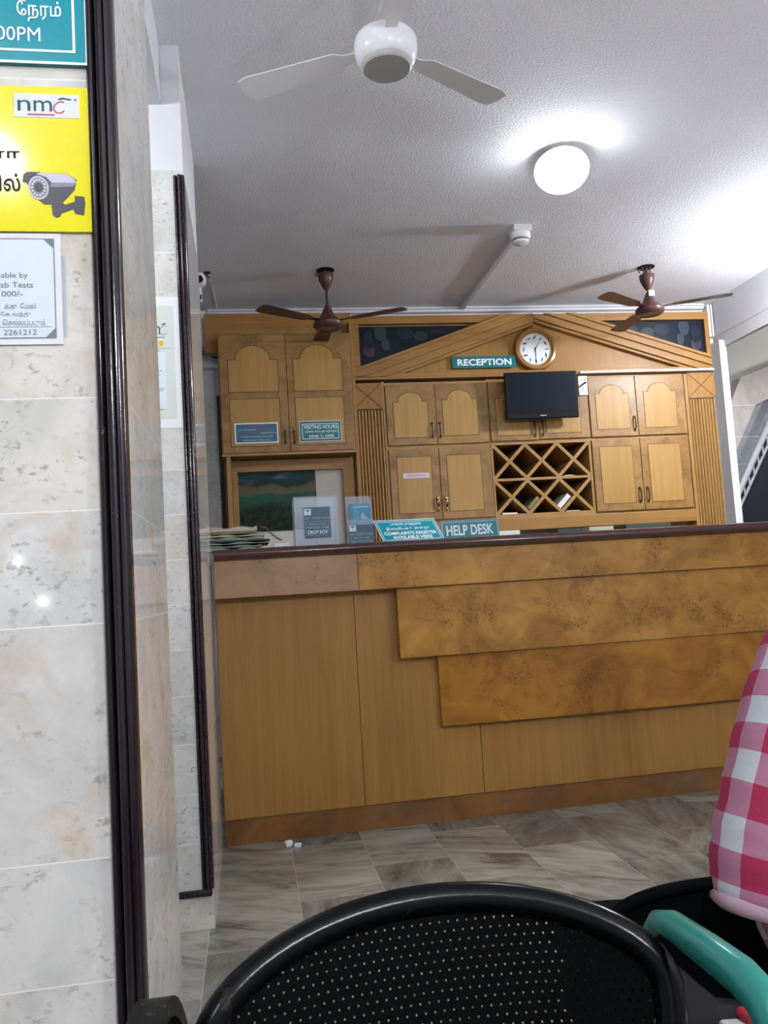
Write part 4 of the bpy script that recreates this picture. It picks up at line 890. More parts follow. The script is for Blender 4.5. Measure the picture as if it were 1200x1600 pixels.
# ------------------------------------------------------------------ ceiling things
def fan(label, loc, mat, matd, blade_mat, rod, hubz, a0, R0=0.46, canopy=True, kind='brown'):
    f_ = thing('ceiling_fan', label, 'ceiling fan', loc, 0, 'ceiling fans')
    if kind == 'brown':
        MB().lathe([(0.0515, 0.0), (0.0515, -0.003)], (0, 0, 0), 28).obj('ceiling_hole', 'black_hole', f_)
        MB().lathe([(0.045, -0.022), (0.046, -0.030), (0.040, -0.062), (0.024, -0.096), (0.014, -0.112), (0.011, -0.115)], (0, 0, 0), 28).obj('canopy', mat, f_, smooth=True)
        MB().tube([(-0.044, -0.01, -0.022), (-0.056, -0.015, -0.024), (-0.058, -0.016, -0.036), (-0.048, -0.014, -0.040)], 0.004, 8).obj('hook', mat, f_, smooth=True)
        MB().bar((0, 0, -0.004), (0, 0, hubz + 0.09), 0.0075, 12).obj('rod', mat, f_, smooth=True)
        MB().lathe([(0.012, hubz + 0.098), (0.020, hubz + 0.085), (0.032, hubz + 0.055), (0.050, hubz + 0.025), (0.076, hubz + 0.006), (0.085, hubz - 0.008), (0.083, hubz - 0.026), (0.076, hubz - 0.034), (0.060, hubz - 0.040), (0.055, hubz - 0.036), (0.035, hubz - 0.036)], (0, 0, 0), 36).obj('motor', mat, f_, smooth=True)
    else:
        MB().lathe([(0.045, -0.001), (0.045, -0.03), (0.024, -0.06), (0.011, -0.07)], (0, 0, 0), 28).obj('canopy', mat, f_, smooth=True)
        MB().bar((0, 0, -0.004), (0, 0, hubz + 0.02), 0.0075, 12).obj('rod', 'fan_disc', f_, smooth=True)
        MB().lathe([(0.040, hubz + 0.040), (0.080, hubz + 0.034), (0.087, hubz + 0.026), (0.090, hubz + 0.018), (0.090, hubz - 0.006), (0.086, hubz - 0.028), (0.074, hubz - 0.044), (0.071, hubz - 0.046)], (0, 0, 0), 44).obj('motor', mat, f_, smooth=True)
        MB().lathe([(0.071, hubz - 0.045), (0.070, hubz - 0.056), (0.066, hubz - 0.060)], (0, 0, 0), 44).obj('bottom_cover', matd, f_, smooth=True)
    for k in range(3):
        a = a0 + k * 2 * PI / 3; m = MB(); n = 10; z0 = hubz + 0.004
        pts = [(0.066, -0.016), (0.12, -0.018), (0.15, -0.040), (R0 - 0.03, -0.052), (R0, -0.040), (R0 + 0.006, 0.0), (R0, 0.040), (R0 - 0.03, 0.050), (0.15, 0.036), (0.12, 0.018), (0.066, 0.016)]
        tp = [m.bm.verts.new((x, y, z0 + y * 0.10 + 0.001)) for x, y in pts]; bt = [m.bm.verts.new((x, y, z0 + y * 0.10 - 0.001)) for x, y in pts]
        m._f(tp); m._f(bt[::-1])
        for i in range(len(pts)): m._f([tp[i], bt[i], bt[(i + 1) % len(pts)], tp[(i + 1) % len(pts)]])
        m.obj('blade', blade_mat, f_, rotz=a)
    return f_
fan('brown ceiling fan at left above the left wall cabinet', (0.508, 4.585, ZC), 'brown', 'brown', 'brown', 0.2, -0.305, math.radians(92))
f2 = fan('brown ceiling fan at right with a white tag on its motor', (2.440, 4.530, ZC), 'brown', 'brown', 'brown', 0.2, -0.255, math.radians(90))
# the right fan hangs on a plate with the canopy slipped down
MB().box(-0.016, 0.018, -0.040, -0.030, -0.190, -0.155, 0.001).obj('white_tag', 'white_plastic', f2)
for o in [x for x in bpy.data.objects if x.parent == f2]:
    if o.name.startswith('canopy'): o.location.z = -0.028
    if o.name.startswith('ceiling_hole'): o.location.z = -0.0005
m = MB().bar((-0.03, -0.01, -0.003), (-0.02, -0.01, -0.05), 0.005, 8).bar((0.02, -0.01, -0.003), (0.015, -0.01, -0.05), 0.005, 8).tube([(-0.03, -0.01, -0.02), (-0.01, -0.014, -0.045), (0.012, -0.014, -0.03)], 0.004, 8); m.obj('hanger', 'brown', f2, smooth=True)
fan('white ceiling fan with round motor nearest the viewer', (0.452, 2.20, ZC), 'fan_white', 'fan_disc', 'blade_grey', 0.2, -0.283, math.radians(-90), kind='white')
def globe(label, loc, mat, tilt=(0, 0, 0), group='ceiling lamps', rx=0.088, h=0.20, stem=0.0):
    g = thing('ceiling_lamp', label, 'lamp', loc, 0, group)
    MB().lathe([(0.052, 0.0), (0.052, -0.012), (0.040, -0.020), (0.034, -0.030 - stem), (0.05, -0.034 - stem), (rx * 0.98, -0.062 - stem), (rx, -0.070 - stem)], (0, 0, 0), 28).obj('lamp_base', 'white_plastic', g, smooth=True)
    pr = [(rx * 0.99, -0.0705 - stem)] + [(rx * math.cos(t) ** 0.8, -0.071 - stem - h * 0.6 * math.sin(t)) for t in [PI / 2 * i / 8 for i in range(8)]] + [(0.004, -0.071 - stem - h * 0.6)]
    MB().lathe(pr, (0, 0, 0), 28).obj('diffuser', mat, g, smooth=True)
    g.rotation_euler = tilt
    return g
def hanging_globe(label, loc, mat, stem, r=0.075):
    g = thing('ceiling_lamp', label, 'lamp', loc, 0, 'ceiling lamps')
    MB().lathe([(0.05, 0.0), (0.05, -0.015), (0.012, -0.03), (0.010, -stem)], (0, 0, 0), 24).obj('lamp_base', 'white_plastic', g, smooth=True)
    MB().lathe([(max(r * math.sin(t), 0.003), -stem - r + r * math.cos(t)) for t in [PI * i / 14 for i in range(15)]], (0, 0, 0), 24).obj('globe', mat, g, smooth=True)
    return g
globe('lit white globe lamp on the ceiling in the middle of the room', (1.415, 3.28, ZC - 0.012), 'lamp_main', (math.radians(-24), math.radians(10), 0), rx=0.116, h=0.085)
globe('lit white globe lamp on the ceiling near the right beam', (3.12, 3.80, ZC), 'lamp_right', rx=0.085, h=0.165, stem=0.16)
hanging_globe('lit globe lamp on the lobby ceiling behind the near pillar', (-0.95, 1.85, ZC), 'lamp_lobby', 0.22)
hanging_globe('lit globe lamp on ceiling behind the viewer at left', (-0.84, -0.90, ZC), 'lamp_rear', 0.10)
hanging_globe('added fill globe lamp on ceiling behind the viewer at centre', (0.75, -0.9, ZC), 'lamp_fill', 0.72)  # unseen fill lamp, added to brighten the ceiling and back wall
hanging_globe('added fill globe lamp on ceiling behind the viewer at right', (2.4, -0.3, ZC), 'lamp_fill', 0.72)  # second added fill lamp, also out of view
for lx, lz, lb_ in ((-1.34, 1.01, 'lower small round wall lamp on the rear wall'), (-1.50, 1.285, 'upper small round wall lamp on the rear wall')):
    wl = thing('wall_lamp', lb_, 'lamp', (lx, -3.6, lz), 0, 'wall lamps')
    MB().lathe([(0.045, 0.0), (0.045, 0.03), (0.032, 0.04)], (0, 0, 0), 20, 'y').obj('lamp_base', 'white_plastic', wl)
    MB().lathe([(0.020, 0.04), (0.018, 0.050), (0.010, 0.058), (0.002, 0.060)], (0, 0, 0), 20, 'y').obj('bulb', 'lamp_small', wl)
hanging_globe('lit globe lamp on ceiling above the stair hall', (4.75, 4.3, ZC), 'lamp_stair', 0.30)
sd = thing('smoke_detector', 'white smoke detector on a square box on the ceiling', 'smoke detector', (1.470, 4.00, ZC))
MB().box(-0.048, 0.048, -0.048, 0.048, -0.032, 0, 0.003).obj('mounting_box', 'white_plastic', sd)
MB().lathe([(0.052, -0.032), (0.053, -0.050), (0.048, -0.062), (0.040, -0.066)], (0, 0, 0), 32).obj('body', 'white_plastic', sd, smooth=True)
MB().lathe([(0.041, -0.066), (0.041, -0.072)], (0, 0, 0), 32).obj('vent_slot', 'ink', sd)
MB().lathe([(0.042, -0.072), (0.041, -0.082), (0.030, -0.088), (0.003, -0.090)], (0, 0, 0), 32).obj('cap', 'white_plastic', sd, smooth=True)
tag(MB().box(1.455, 1.487, 4.05, 5.20, ZC - 0.026, ZC - 0.0005, 0.002).obj('ceiling_conduit', 'pvc'), 'white conduit on the ceiling from smoke detector to back wall', 'conduit')
# camera by the rear pillar
cv = thing('security_camera', 'small white security camera high on the left behind the rear pillar', 'camera', (-0.190, 4.35, 2.645))
MB().lathe([(0.004, -0.052), (0.022, -0.047), (0.034, -0.030), (0.038, 0.0), (0.036, 0.026), (0.020, 0.042), (0.003, 0.046)], (0, 0, 0), 24, 'y').obj('body', 'white_plastic', cv, smooth=True)
MB().lathe([(0.004, 0.0), (0.017, 0.001), (0.019, 0.012)], (0.006, -0.055, -0.012), 20, 'y').obj('lens', 'lens', cv, smooth=True)
MB().box(-0.03, 0.012, 0.01, 0.03, -0.115, -0.03, 0.004).obj('bracket', 'white_plastic', cv)
MB().tube([(-0.02, 0.0, -0.10), (-0.005, -0.005, -0.112), (0.006, 0.0, -0.10), (0.008, 0.005, -0.08)], 0.004, 8).obj('lead', 'ink', cv, smooth=True)
MB().box(-0.030, -0.006, 0.012, 0.028, -0.05, 0.1445).obj('hanger', 'white_plastic', cv)
hk = thing('ceiling_hook', 'small metal ceiling hook beside the security camera', 'hook', (-0.155, 4.62, ZC))
MB().lathe([(0.020, 0), (0.020, -0.004)], (0, 0, 0), 14).obj('plate', 'steel', hk); MB().tube([(0, 0, -0.004), (0, 0, -0.02), (0.012, 0, -0.028), (0.02, 0, -0.02)], 0.004, 8).obj('hook', 'steel', hk, smooth=True)
tag(MB().tube([(-0.15, 4.64, ZC - 0.006), (-0.135, 4.9, ZC - 0.006), (-0.125, 5.2, ZC - 0.006)], 0.006, 8).obj('wire_conduit', 'pvc', smooth=True), 'thin pale wire conduit on ceiling from the hook to back wall', 'conduit')
# ------------------------------------------------------------------ stair hall seen through the right opening
K = 5.5 / 6.0                            # the flight stands 5.5 m from the viewer
def hall(pts): return clip([(x * K, 1 + (z_ - 1) * K) for x, z_ in pts], 0, -0.20, 1)
stt = thing('staircase', 'marble clad underside of the staircase beyond the right opening', 'staircase', (3.9 * K, 5.5, 0))
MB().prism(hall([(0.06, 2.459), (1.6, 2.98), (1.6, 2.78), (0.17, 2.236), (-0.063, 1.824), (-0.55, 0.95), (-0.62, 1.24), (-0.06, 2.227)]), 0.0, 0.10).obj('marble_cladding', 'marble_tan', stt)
MB().prism(hall([(0.17, 2.236), (1.6, 2.78), (1.6, 2.62), (0.38, 2.20), (-0.44, 0.95), (-0.55, 0.95)]), 0.03, 0.14).obj('soffit', 'marble_shade', stt)
hr = thing('stair_handrail', 'pale sloping stair handrail over the dark stairwell', 'handrail', (3.9 * K, 5.45, 0))
def hp(x, y, z_): return (x * K, y, 1 + (z_ - 1) * K)
MB().bar(hp(-0.20, 0, 1.35), hp(0.42, 0, 2.38), 0.024, 12).obj('rail', 'rail', hr, smooth=True)
MB().bar(hp(-0.18, 0.02, 1.24), hp(0.46, 0.02, 2.30), 0.010, 10).obj('lower_bar', 'rail', hr, smooth=True)
for i in range(12):
    u = 0.05 + i * 0.08; x, z_ = -0.17 + 0.60 * u, 1.33 + 1.0 * u
    MB().bar(hp(x + 0.015, 0.01, z_ - 0.05), hp(x + 0.015, 0.01, z_ + 0.03), 0.006, 8).obj('baluster', 'rail', hr, smooth=True)
struct(MB().prism([(3.34, 0), (6.2, 0), (6.2, 2.40), (4.05, 2.40), (3.34, 1.0)], 5.665, 5.699), 'stairwell_shade_panel', 'dark_void')  # dark sheet in front of the cream wall, painted as stairwell shade
# ------------------------------------------------------------------ litter
lt = tag(MB().box(-0.016, 0.012, -0.012, 0.012, 0.0, 0.020, 0.003).obj('paper_scrap', 'paper_w', loc=(0.104, 3.36, 0), rotz=0.4), 'left of two crumpled white paper scraps on floor by the plinth', 'litter', 'white scraps on the floor')
tag(MB().box(-0.012, 0.014, -0.010, 0.010, 0.0, 0.014, 0.003).obj('paper_scrap', 'paper_w', loc=(0.136, 3.335, 0), rotz=-0.3), 'right of two crumpled white paper scraps on floor by the plinth', 'litter', 'white scraps on the floor')
# ------------------------------------------------------------------ waiting benches
def oval(cx, zc, rx, zt, zb, yc, curve, lean, n=72, e=1.0):
    """closed oval in a backrest plane curved round the sitter; curve > 0 brings the sides towards -y"""
    out = []
    for i in range(n):
        t = 2 * PI * i / n; c, s_ = math.cos(t), math.sin(t)
        c = math.copysign(abs(c) ** e, c); s_ = math.copysign(abs(s_) ** e, s_)
        x = rx * c; z_ = zc + (zt - zc if s_ > 0 else zc - zb) * s_
        out.append((cx + x, yc - curve * (x / rx) ** 2 + lean * (z_ - zc), z_))
    return out
def backpanel(cx, zc, rx, zt, zb, yc, curve, lean, mat, parent, rref, e=1.0):
    bm = bmesh.new(); uv = bm.loops.layers.uv.new('UVMap'); n = 64; rings = []
    uvs = {}
    for k in range(0, 13):
        f = k / 12.0; ring = []
        for i in range(n):
            t = 2 * PI * i / n; c, s_ = math.cos(t), math.sin(t)
            c = math.copysign(abs(c) ** e, c); s_ = math.copysign(abs(s_) ** e, s_)
            x = rx * c * f; z_ = zc + (zt - zc if s_ > 0 else zc - zb) * s_ * f
            v = bm.verts.new((cx + x, yc - curve * (x / rref) ** 2 + lean * (z_ - zc), z_)); uvs[v] = (x * 1.02, z_); ring.append(v)
        rings.append(ring)
    for a, b in zip(rings, rings[1:]):
        for i in range(n):
            q = [a[i], a[(i + 1) % n], b[(i + 1) % n], b[i]]
            if a is rings[0]: q = [a[0], b[(i + 1) % n], b[i]] if True else q
            try: fce = bm.faces.new(q)
            except ValueError: continue
            for l in fce.loops: l[uv].uv = uvs[l.vert]
    bm.verts.ensure_lookup_table()
    for v in rings[0][1:]: bm.verts.remove(v)
    bmesh.ops.recalc_face_normals(bm, faces=bm.faces)
    me = bpy.data.meshes.new('back_panel'); bm.to_mesh(me); bm.free(); me.materials.append(M_[mat])
    for p in me.polygons: p.use_smooth = True
    o = bpy.data.objects.new('back_panel', me); COL.objects.link(o); o.parent = parent
    return o
BC, BY, BZ = 0.168, 0.862, 0.584
fb = thing('waiting_chair', 'black perforated steel waiting chair with teal armrest in the foreground', 'chair', (0, 0, 0))
MB().tube(oval(BC, BZ, 0.226, 0.666, 0.40, BY, 0.045, 0.30), 0.0155, 14, True).obj('back_frame', 'black_paint', fb, smooth=True)
backpanel(BC, BZ, 0.214, 0.654, 0.455, BY - 0.002, 0.045, 0.30, 'perf', fb, 0.226)
m = MB(); m.prism_z([(BC - 0.23, 0.42), (BC + 0.23, 0.42), (BC + 0.235, 0.60), (BC + 0.20, 0.80), (BC - 0.20, 0.80), (BC - 0.235, 0.60)], 0.405, 0.415); m.obj('seat', 'black_steel', fb)
MB().tube([(0.402, 0.862, 0.616), (0.405, 0.850, 0.629), (0.409, 0.825, 0.634), (0.412, 0.76, 0.634), (0.414, 0.71, 0.633), (0.415, 0.68, 0.626), (0.415, 0.664, 0.606), (0.415, 0.660, 0.57), (0.415, 0.660, 0.41)], [0.008, 0.011, 0.0145, 0.0165, 0.0175, 0.0175, 0.0165, 0.015, 0.014], 14).obj('armrest', 'teal_paint', fb, smooth=True)['label'] = 'teal painted armrest'
MB().strip([(-0.106, 0.52, 0.41), (-0.106, 0.52, 0.58)] + [(-0.106, 0.575 - 0.055 * math.cos(t), 0.58 + 0.055 * math.sin(t)) for t in [PI / 2 * k / 6 for k in range(1, 7)]] + [(-0.105, 0.70, 0.636)] + [(-0.104 + 0.002 * k, 0.785 + 0.062 * math.sin(PI / 2 * k / 7), 0.574 + 0.062 * math.cos(PI / 2 * k / 7)) for k in range(8)] + [(-0.088, 0.85, 0.41)], 0.030, 0.016).obj('armrest', 'black_arm', fb, smooth=True)
MB().box(BC - 0.3, BC + 0.32, 0.60, 0.66, 0.34, 0.40, 0.004).obj('beam', 'black_steel', fb)
for x in (BC - 0.22, BC + 0.22):
    MB().box(x - 0.02, x + 0.02, 0.42, 0.86, 0.0, 0.03, 0.004).box(x - 0.018, x + 0.018, 0.61, 0.65, 0.03, 0.34).obj('leg', 'black_steel', fb)
for sg in (-1, 1): MB().bar((BC + sg * 0.20, 0.80, 0.50), (BC + sg * 0.19, 0.72, 0.41), 0.012).obj('back_support', 'teal_paint', fb, smooth=True)
# second bench, its back towards us
rb = thing('waiting_chair', 'black steel chair with plain back behind the teal armrest', 'chair', (0.615, 0.975, 0), math.radians(-9))
E_ = 0.72
MB().tube(oval(0, 0.52, 0.208, 0.610, 0.395, 0, -0.02, -0.10, e=E_), 0.0075, 12, True).obj('back_frame', 'black_steel', rb, smooth=True)
backpanel(0, 0.52, 0.206, 0.608, 0.397, 0.002, -0.02, -0.10, 'black_steel', rb, 0.208, e=E_)
MB().prism_z([(-0.20, 0.065), (0.20, 0.065), (0.21, 0.27), (0.20, 0.46), (-0.20, 0.46), (-0.21, 0.27)], 0.405, 0.417).obj('seat', 'black_steel', rb)
MB().box(-0.215, 0.215, 0.20, 0.26, 0.34, 0.405, 0.004).obj('beam', 'black_steel', rb)
for x in (-0.18, 0.18): MB().box(x - 0.02, x + 0.02, 0.02, 0.47, 0.0, 0.03, 0.004).box(x - 0.018, x + 0.018, 0.21, 0.25, 0.03, 0.34).obj('leg', 'black_steel', rb)
for sg in (-1, 1): MB().bar((sg * 0.16, 0.02, 0.45), (sg * 0.16, 0.10, 0.41), 0.010).obj('back_support', 'black_steel', rb, smooth=True)
rb2 = thing('waiting_chair', 'black steel chair under the person in the checked shirt', 'chair', (1.09, 0.955, 0))
for src in [x for x in bpy.data.objects if x.parent == rb]:
    c = src.copy(); COL.objects.link(c); c.parent = rb2
MB().prism([(-0.175, 0.555), (-0.150, 0.545), (-0.095, 0.494), (-0.06, 0.488), (-0.06, 0.474), (-0.175, 0.470)], -0.060, -0.045).box(-0.175, -0.02, -0.075, -0.0, 0.458, 0.4665).obj('bracket', 'steel', rb)['label'] = 'grey steel bracket'
# ------------------------------------------------------------------ person on the second bench
def loft(rings_def, n, su, sv, bm=None, uvl=None, cap=True):
    """rings_def: (centre, axis u, axis v, ru, rv, v length)"""
    own = bm is None
    if own: bm = bmesh.new(); uvl = bm.loops.layers.uv.new('UVMap')
    rings = []; L_ = 0; prev = None; data = {}
    for (c, u, v, ru, rv) in rings_def:
        c = Vector(c); u = Vector(u).normalized(); v = Vector(v).normalized()
        if prev is not None: L_ += (c - prev).length
        prev = c; ring = []
        for i in range(n):
            a = 2 * PI * i / n
            vv = bm.verts.new(c + u * ru * math.cos(a) + v * rv * math.sin(a)); data[vv] = (i, L_); ring.append(vv)
        rings.append(ring)
    for a, b in zip(rings, rings[1:]):
        for i in range(n):
            j = (i + 1) % n; f = bm.faces.new([a[i], a[j], b[j], b[i]])
            us = [i, i + 1, i + 1, i]
            for l, uu in zip(f.loops, us): l[uvl].uv = (uu / n * su, data[l.vert][1] * sv)
    if cap:
        for ring in (rings[0][::-1], rings[-1]): bm.faces.new(ring)
    return bm, uvl
def skinned(name, nodes, edges, mat, parent, sub=2, root=0):
    me = bpy.data.meshes.new(name); me.from_pydata([n[:3] for n in nodes], edges, []); me.materials.append(M_[mat])
    o = bpy.data.objects.new(name, me); COL.objects.link(o)
    md = o.modifiers.new('skin', 'SKIN'); md.use_smooth_shade = True
    for i, n in enumerate(nodes):
        sv = me.skin_vertices[0].data[i]; r = n[3]; sv.radius = (r, n[4] if len(n) > 4 else r); sv.use_root = (i == root)
    ss = o.modifiers.new('sub', 'SUBSURF'); ss.levels = sub; ss.render_levels = sub
    dg = bpy.context.evaluated_depsgraph_get(); dg.update()
    m2 = bpy.data.meshes.new_from_object(o.evaluated_get(dg)); m2.name = name
    o.modifiers.clear(); o.data = m2; bpy.data.meshes.remove(me)
    for p in m2.polygons: p.use_smooth = True
    o.parent = parent; return o
pr = thing('person', 'person in red and white checked shirt with elbow over the chair back', 'person', (0, 0, 0))
PX, PYY = 1.09, 1.155
EL = (0.618, 0.958, 0.600); SH = (0.838, 1.03, 1.015)
WR = (0.648, 0.885, 0.395)
nodes = [(PX, PYY, 0.52, .12), (PX, PYY + .01, 0.70, .115), (PX, PYY, 0.90, .13), (PX, PYY, 1.04, .085), (PX, PYY + .01, 1.10, .05), (PX, PYY + .03, 1.17, .07), (PX, PYY + .035, 1.25, .085), (PX, PYY + .02, 1.32, .06),
         (SH[0], SH[1], SH[2], .055), (EL[0], EL[1], EL[2], .040), (WR[0], WR[1], WR[2], .026), (WR[0] + .006, WR[1] - .012, WR[2] - .060, .030),
         (PX + .175, PYY, 1.02, .055), (PX + .24, PYY + .06, .76, .042), (PX + .16, PYY + .30, .62, .027), (PX + .12, PYY + .37, .61, .03),
         (PX - .09, PYY + .05, .50, .085), (PX + .03, PYY + .40, .50, .062), (PX + .04, PYY + .43, .25, .048), (PX + .04, PYY + .43, .07, .035), (PX + .05, PYY + .55, .035, .03),
         (PX + .09, PYY + .05, .50, .085), (PX + .22, PYY + .36, .50, .062), (PX + .24, PYY + .39, .25, .048), (PX + .24, PYY + .39, .07, .035), (PX + .26, PYY + .51, .035, .03)]
edges = [(0, 1), (1, 2), (2, 3), (3, 4), (4, 5), (5, 6), (6, 7), (3, 8), (8, 9), (9, 10), (10, 11), (3, 12), (12, 13), (13, 14), (14, 15), (0, 16), (16, 17), (17, 18), (18, 19), (19, 20), (0, 21), (21, 22), (22, 23), (23, 24), (24, 25)]
# fingers and thumbs, rooted inside the palms
def fingers(base, d, side, down, k0):
    d, side, down = Vector(d).normalized(), Vector(side).normalized(), Vector(down).normalized(); b = Vector(base)
    for j, ln in enumerate((0.066, 0.074, 0.070, 0.056)):
        r0 = b + side * (-0.027 + 0.018 * j); p1 = r0 + d * 0.030; p2 = p1 + (d + down * 0.35) * ln * 0.5; p3 = p2 + (d + down * 0.9) * ln * 0.45
        i0 = len(nodes); nodes.extend([(*p1, .0095), (*p2, .0085), (*p3, .007)]); edges.extend([(k0, i0), (i0, i0 + 1), (i0 + 1, i0 + 2)])
    p1 = b - side * 0.036 - d * 0.008; p2 = p1 - side * 0.014 + d * 0.030; p3 = p2 + d * 0.026 + down * 0.008
    i0 = len(nodes); nodes.extend([(*p1, .011), (*p2, .009), (*p3, .0075)]); edges.extend([(k0, i0), (i0, i0 + 1), (i0 + 1, i0 + 2)])
fingers(nodes[11][:3], (0.05, -0.1, -1.0), (1, 0.1, 0.0), (0, 0.8, -0.3), 11)
fingers(nodes[15][:3], (-0.3, 1, -0.1), (1, 0.3, 0), (0, 0.2, -1), 15)
skinned('body', nodes, edges, 'skin', pr)
# face pieces and hair
hc = Vector((PX, PYY + .03, 1.25))
hb = bmesh.new(); bmesh.ops.create_uvsphere(hb, u_segments=32, v_segments=20, radius=1.0)
for v in hb.verts: v.co = Vector((v.co.x * 0.096, v.co.y * 0.106 - 0.012, v.co.z * 0.108 + 0.022))
bmesh.ops.delete(hb, geom=[v for v in hb.verts if v.co.z < -0.045 or (v.co.y > 0.030 and v.co.z < 0.062) or (v.co.y > -0.01 and v.co.z < 0.0)], context='VERTS')
for v in hb.verts: v.co += hc
me = bpy.data.meshes.new('hair'); hb.to_mesh(me); hb.free(); me.materials.append(M_['hair'])
for p in me.polygons: p.use_smooth = True
ho = bpy.data.objects.new('hair', me); COL.objects.link(ho); ho.parent = pr
sm_ = ho.modifiers.new('solid', 'SOLIDIFY'); sm_.thickness = 0.008
MB().lathe([(0.003, 0.02), (0.009, 0.0), (0.012, -0.020), (0.004, -0.028)], tuple(hc + Vector((0, 0.086, -0.02))), 12).obj('nose', 'skin', pr, smooth=True)
for sgn in (-1, 1):
    e_ = MB().lathe([(0.0005, 0.005), (0.005, 0.0035), (0.0072, 0.0), (0.0072, -0.006)], tuple(hc + Vector((sgn * 0.030, 0.079, 0.004))), 14, 'y').obj('eye', 'white_plastic', pr, smooth=True)
    MB().lathe([(0.0005, 0.0062), (0.0045, 0.0054), (0.0048, 0.002)], tuple(hc + Vector((sgn * 0.030, 0.079, 0.004))), 12, 'y').obj('iris', 'ink', e_, smooth=True)
    MB().tube([hc + Vector((sgn * 0.016, 0.086, 0.022)), hc + Vector((sgn * 0.030, 0.086, 0.026)), hc + Vector((sgn * 0.046, 0.080, 0.021))], 0.0028, 8).obj('eyebrow', 'hair', pr, smooth=True)
    MB().lathe([(0.004, -0.008), (0.016, -0.003), (0.020, 0.004), (0.006, 0.010)], tuple(hc + Vector((sgn * 0.088, 0.0, -0.012))), 14, 'x').obj('ear', 'skin', pr, smooth=True)
MB().tube([hc + Vector((-0.022, 0.076, -0.055)), hc + Vector((0, 0.084, -0.057)), hc + Vector((0.022, 0.076, -0.055))], [0.002, 0.0045, 0.002], 8).obj('mouth', 'lips', pr, smooth=True)
# trousers and shoes
for s0, s1 in ((16, 19), (21, 24)):
    skinned('trouser_leg', [(*nodes[s0][:3], .098), (*nodes[s0 + 1][:3], .076), (*nodes[s0 + 2][:3], .066), (*nodes[s0 + 3][:2], 0.10, .056)], [(0, 1), (1, 2), (2, 3)], 'trousers', pr)
    x, y_ = nodes[s0 + 3][0], nodes[s0 + 3][1]
    m = MB(); m.prism_x([(y_ - .06, 0.002), (y_ + .20, 0.002), (y_ + .20, 0.03), (y_ + .14, 0.055), (y_ + .05, 0.085), (y_ - .06, 0.085)], x - 0.042, x + 0.042); m.obj('shoe', 'leather', pr)
# shirt: torso, collar, two sleeves (checked cloth, threads follow the cloth)
CHK = 0.068
bm, uvl = loft([((PX, PYY, zz), (1, 0, 0), (0, 1, 0), a, b_) for zz, a, b_ in ((0.47, .190, .158), (0.56, .190, .155), (0.68, .175, .142), (0.82, .182, .145), (0.94, .192, .145), (1.02, .188, .128), (1.065, .140, .105), (1.10, .085, .085), (1.118, .074, .076))], 48, 14, 1 / CHK)
def sleeve(bm, uvl, pts, n, su):
    """pts: centre, radius; frames follow the arm"""
    defs = []; prev = None; P_ = [Vector(p[0]) for p in pts]
    for i, p in enumerate(pts):
        t_ = (P_[min(i + 1, len(P_) - 1)] - P_[max(i - 1, 0)]).normalized()
        if prev is None: u = t_.cross(Vector((0, 1, 0))).normalized()
        else: u = (prev - t_ * prev.dot(t_)).normalized()
        prev = u; v = t_.cross(u); defs.append((P_[i], u, v, p[1], p[2] if len(p) > 2 else p[1]))
    loft(defs, n, su, 1 / CHK, bm, uvl)
def lerp(a, b, t_): return tuple(a[i] + (b[i] - a[i]) * t_ for i in range(3))
def spline(pts, m=5):
    out = []; Q = [tuple(p[0]) + (p[1],) for p in pts]
    for i in range(len(Q) - 1):
        a, b, c, d = Q[max(i - 1, 0)], Q[i], Q[i + 1], Q[min(i + 2, len(Q) - 1)]
        for k in range(m):
            t = k / m; v = [0.5 * (2 * b[x] + (c[x] - a[x]) * t + (2 * a[x] - 5 * b[x] + 4 * c[x] - d[x]) * t * t + (3 * b[x] - a[x] - 3 * c[x] + d[x]) * t ** 3) for x in range(4)]
            out.append((tuple(v[:3]), v[3] * (1 + 0.012 * math.sin(len(out) * 1.7))))
    out.append((tuple(Q[-1][:3]), Q[-1][3])); return out
UP = [((PX + 0.02, PYY, 1.045), .066), ((0.965, 1.10, 1.045), .073), ((0.890, 1.055, 1.035), .078), (SH, .078), ((0.766, 0.998, 0.905), .079), ((0.718, 0.985, 0.830), .083), ((0.676, 0.972, 0.752), .0845), ((0.645, 0.965, 0.690), .081), ((0.628, 0.961, 0.640), .083), ((0.618, 0.958, 0.596), .081), ((0.615, 0.957, 0.580), .077)]
sleeve(bm, uvl, spline(UP) + [((0.614, 0.957, 0.574), .060), ((0.614, 0.957, 0.578), .050)], 48, 7)
sleeve(bm, uvl, spline([((0.628, 0.955, 0.630), .046), ((0.632, 0.940, 0.575), .054), ((0.644, 0.915, 0.520), .054), ((0.648, 0.895, 0.440), .050), (WR, .046)]), 32, 5)
R0, R1, R2 = nodes[12][:3], nodes[13][:3], nodes[14][:3]
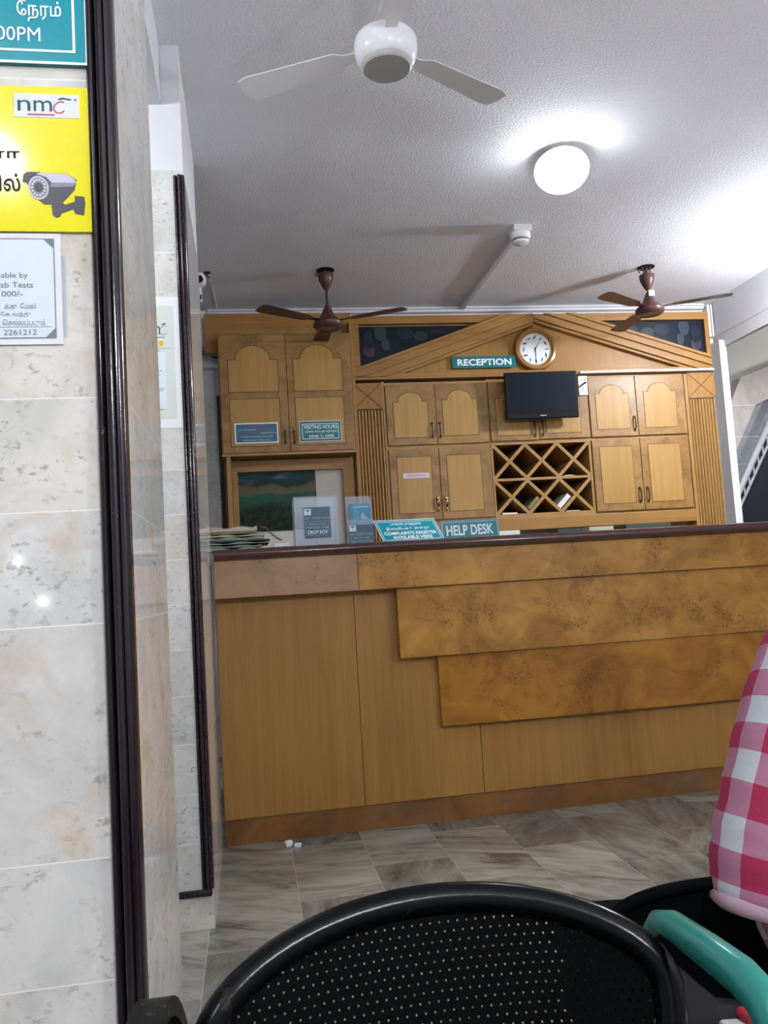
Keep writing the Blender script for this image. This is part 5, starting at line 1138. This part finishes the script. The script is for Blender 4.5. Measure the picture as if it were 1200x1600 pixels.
sleeve(bm, uvl, [(lerp(R0, R1, t_), r) for t_, r in ((0.0, .074), (0.5, .070), (1.0, .066), (1.08, .04))], 32, 6)
sleeve(bm, uvl, spline([((PX - 0.02, PYY, 1.045), .066), ((PX + .09, PYY, 1.045), .072), ((PX + .150, PYY, 1.030), .076), ((PX + .180, PYY + .005, 0.985), .074)]), 40, 6)
sleeve(bm, uvl, [(lerp(R1, R2, t_), r) for t_, r in ((-0.1, .03), (0.0, .06), (0.5, .054), (0.95, .044))], 32, 5)
bmesh.ops.recalc_face_normals(bm, faces=bm.faces)
me = bpy.data.meshes.new('shirt'); bm.to_mesh(me); bm.free(); me.materials.append(M_['gingham'])
for p in me.polygons: p.use_smooth = True
hm = MB(); ax = (Vector(UP[-2][0]) - Vector(UP[-1][0])).normalized(); hu = ax.cross(Vector((0, 1, 0))).normalized(); hv = ax.cross(hu); rr_ = []
for off_, rad in ((0.013, .0795), (0.009, .0825), (0.003, .0838), (-0.002, .0825), (-0.006, .0780), (-0.005, .0700)):
    c_ = Vector(UP[-1][0]) + ax * off_
    rr_.append([hm.bm.verts.new(c_ + (hu * math.cos(2 * PI * k / 48) + hv * math.sin(2 * PI * k / 48)) * rad * (1 + 0.02 * math.sin(5 * 2 * PI * k / 48))) for k in range(48)])
for a_, b_ in zip(rr_, rr_[1:]):
    for k in range(48): hm._f([a_[k], a_[(k + 1) % 48], b_[(k + 1) % 48], b_[k]])
sh_ = bpy.data.objects.new('shirt', me); COL.objects.link(sh_); sh_.parent = pr
hm.obj('sleeve_hem', 'hem', sh_, smooth=True)['label'] = 'pale pink turned sleeve hem'
# something red and white on the seat
rw = thing('folded_cloth', 'folded red and white cloth strip below the teal armrest', 'cloth', (0.555, 0.915, 0.4672), math.radians(6))
MB().box(-0.045, 0.05, -0.02, 0.03, 0.0, 0.009, 0.004, 3).obj('white_fold', 'white_cloth', rw, smooth=True)
MB().box(-0.025, 0.05, -0.012, 0.03, 0.0092, 0.022, 0.005, 3).obj('red_fold', 'red_cloth', rw, smooth=True)
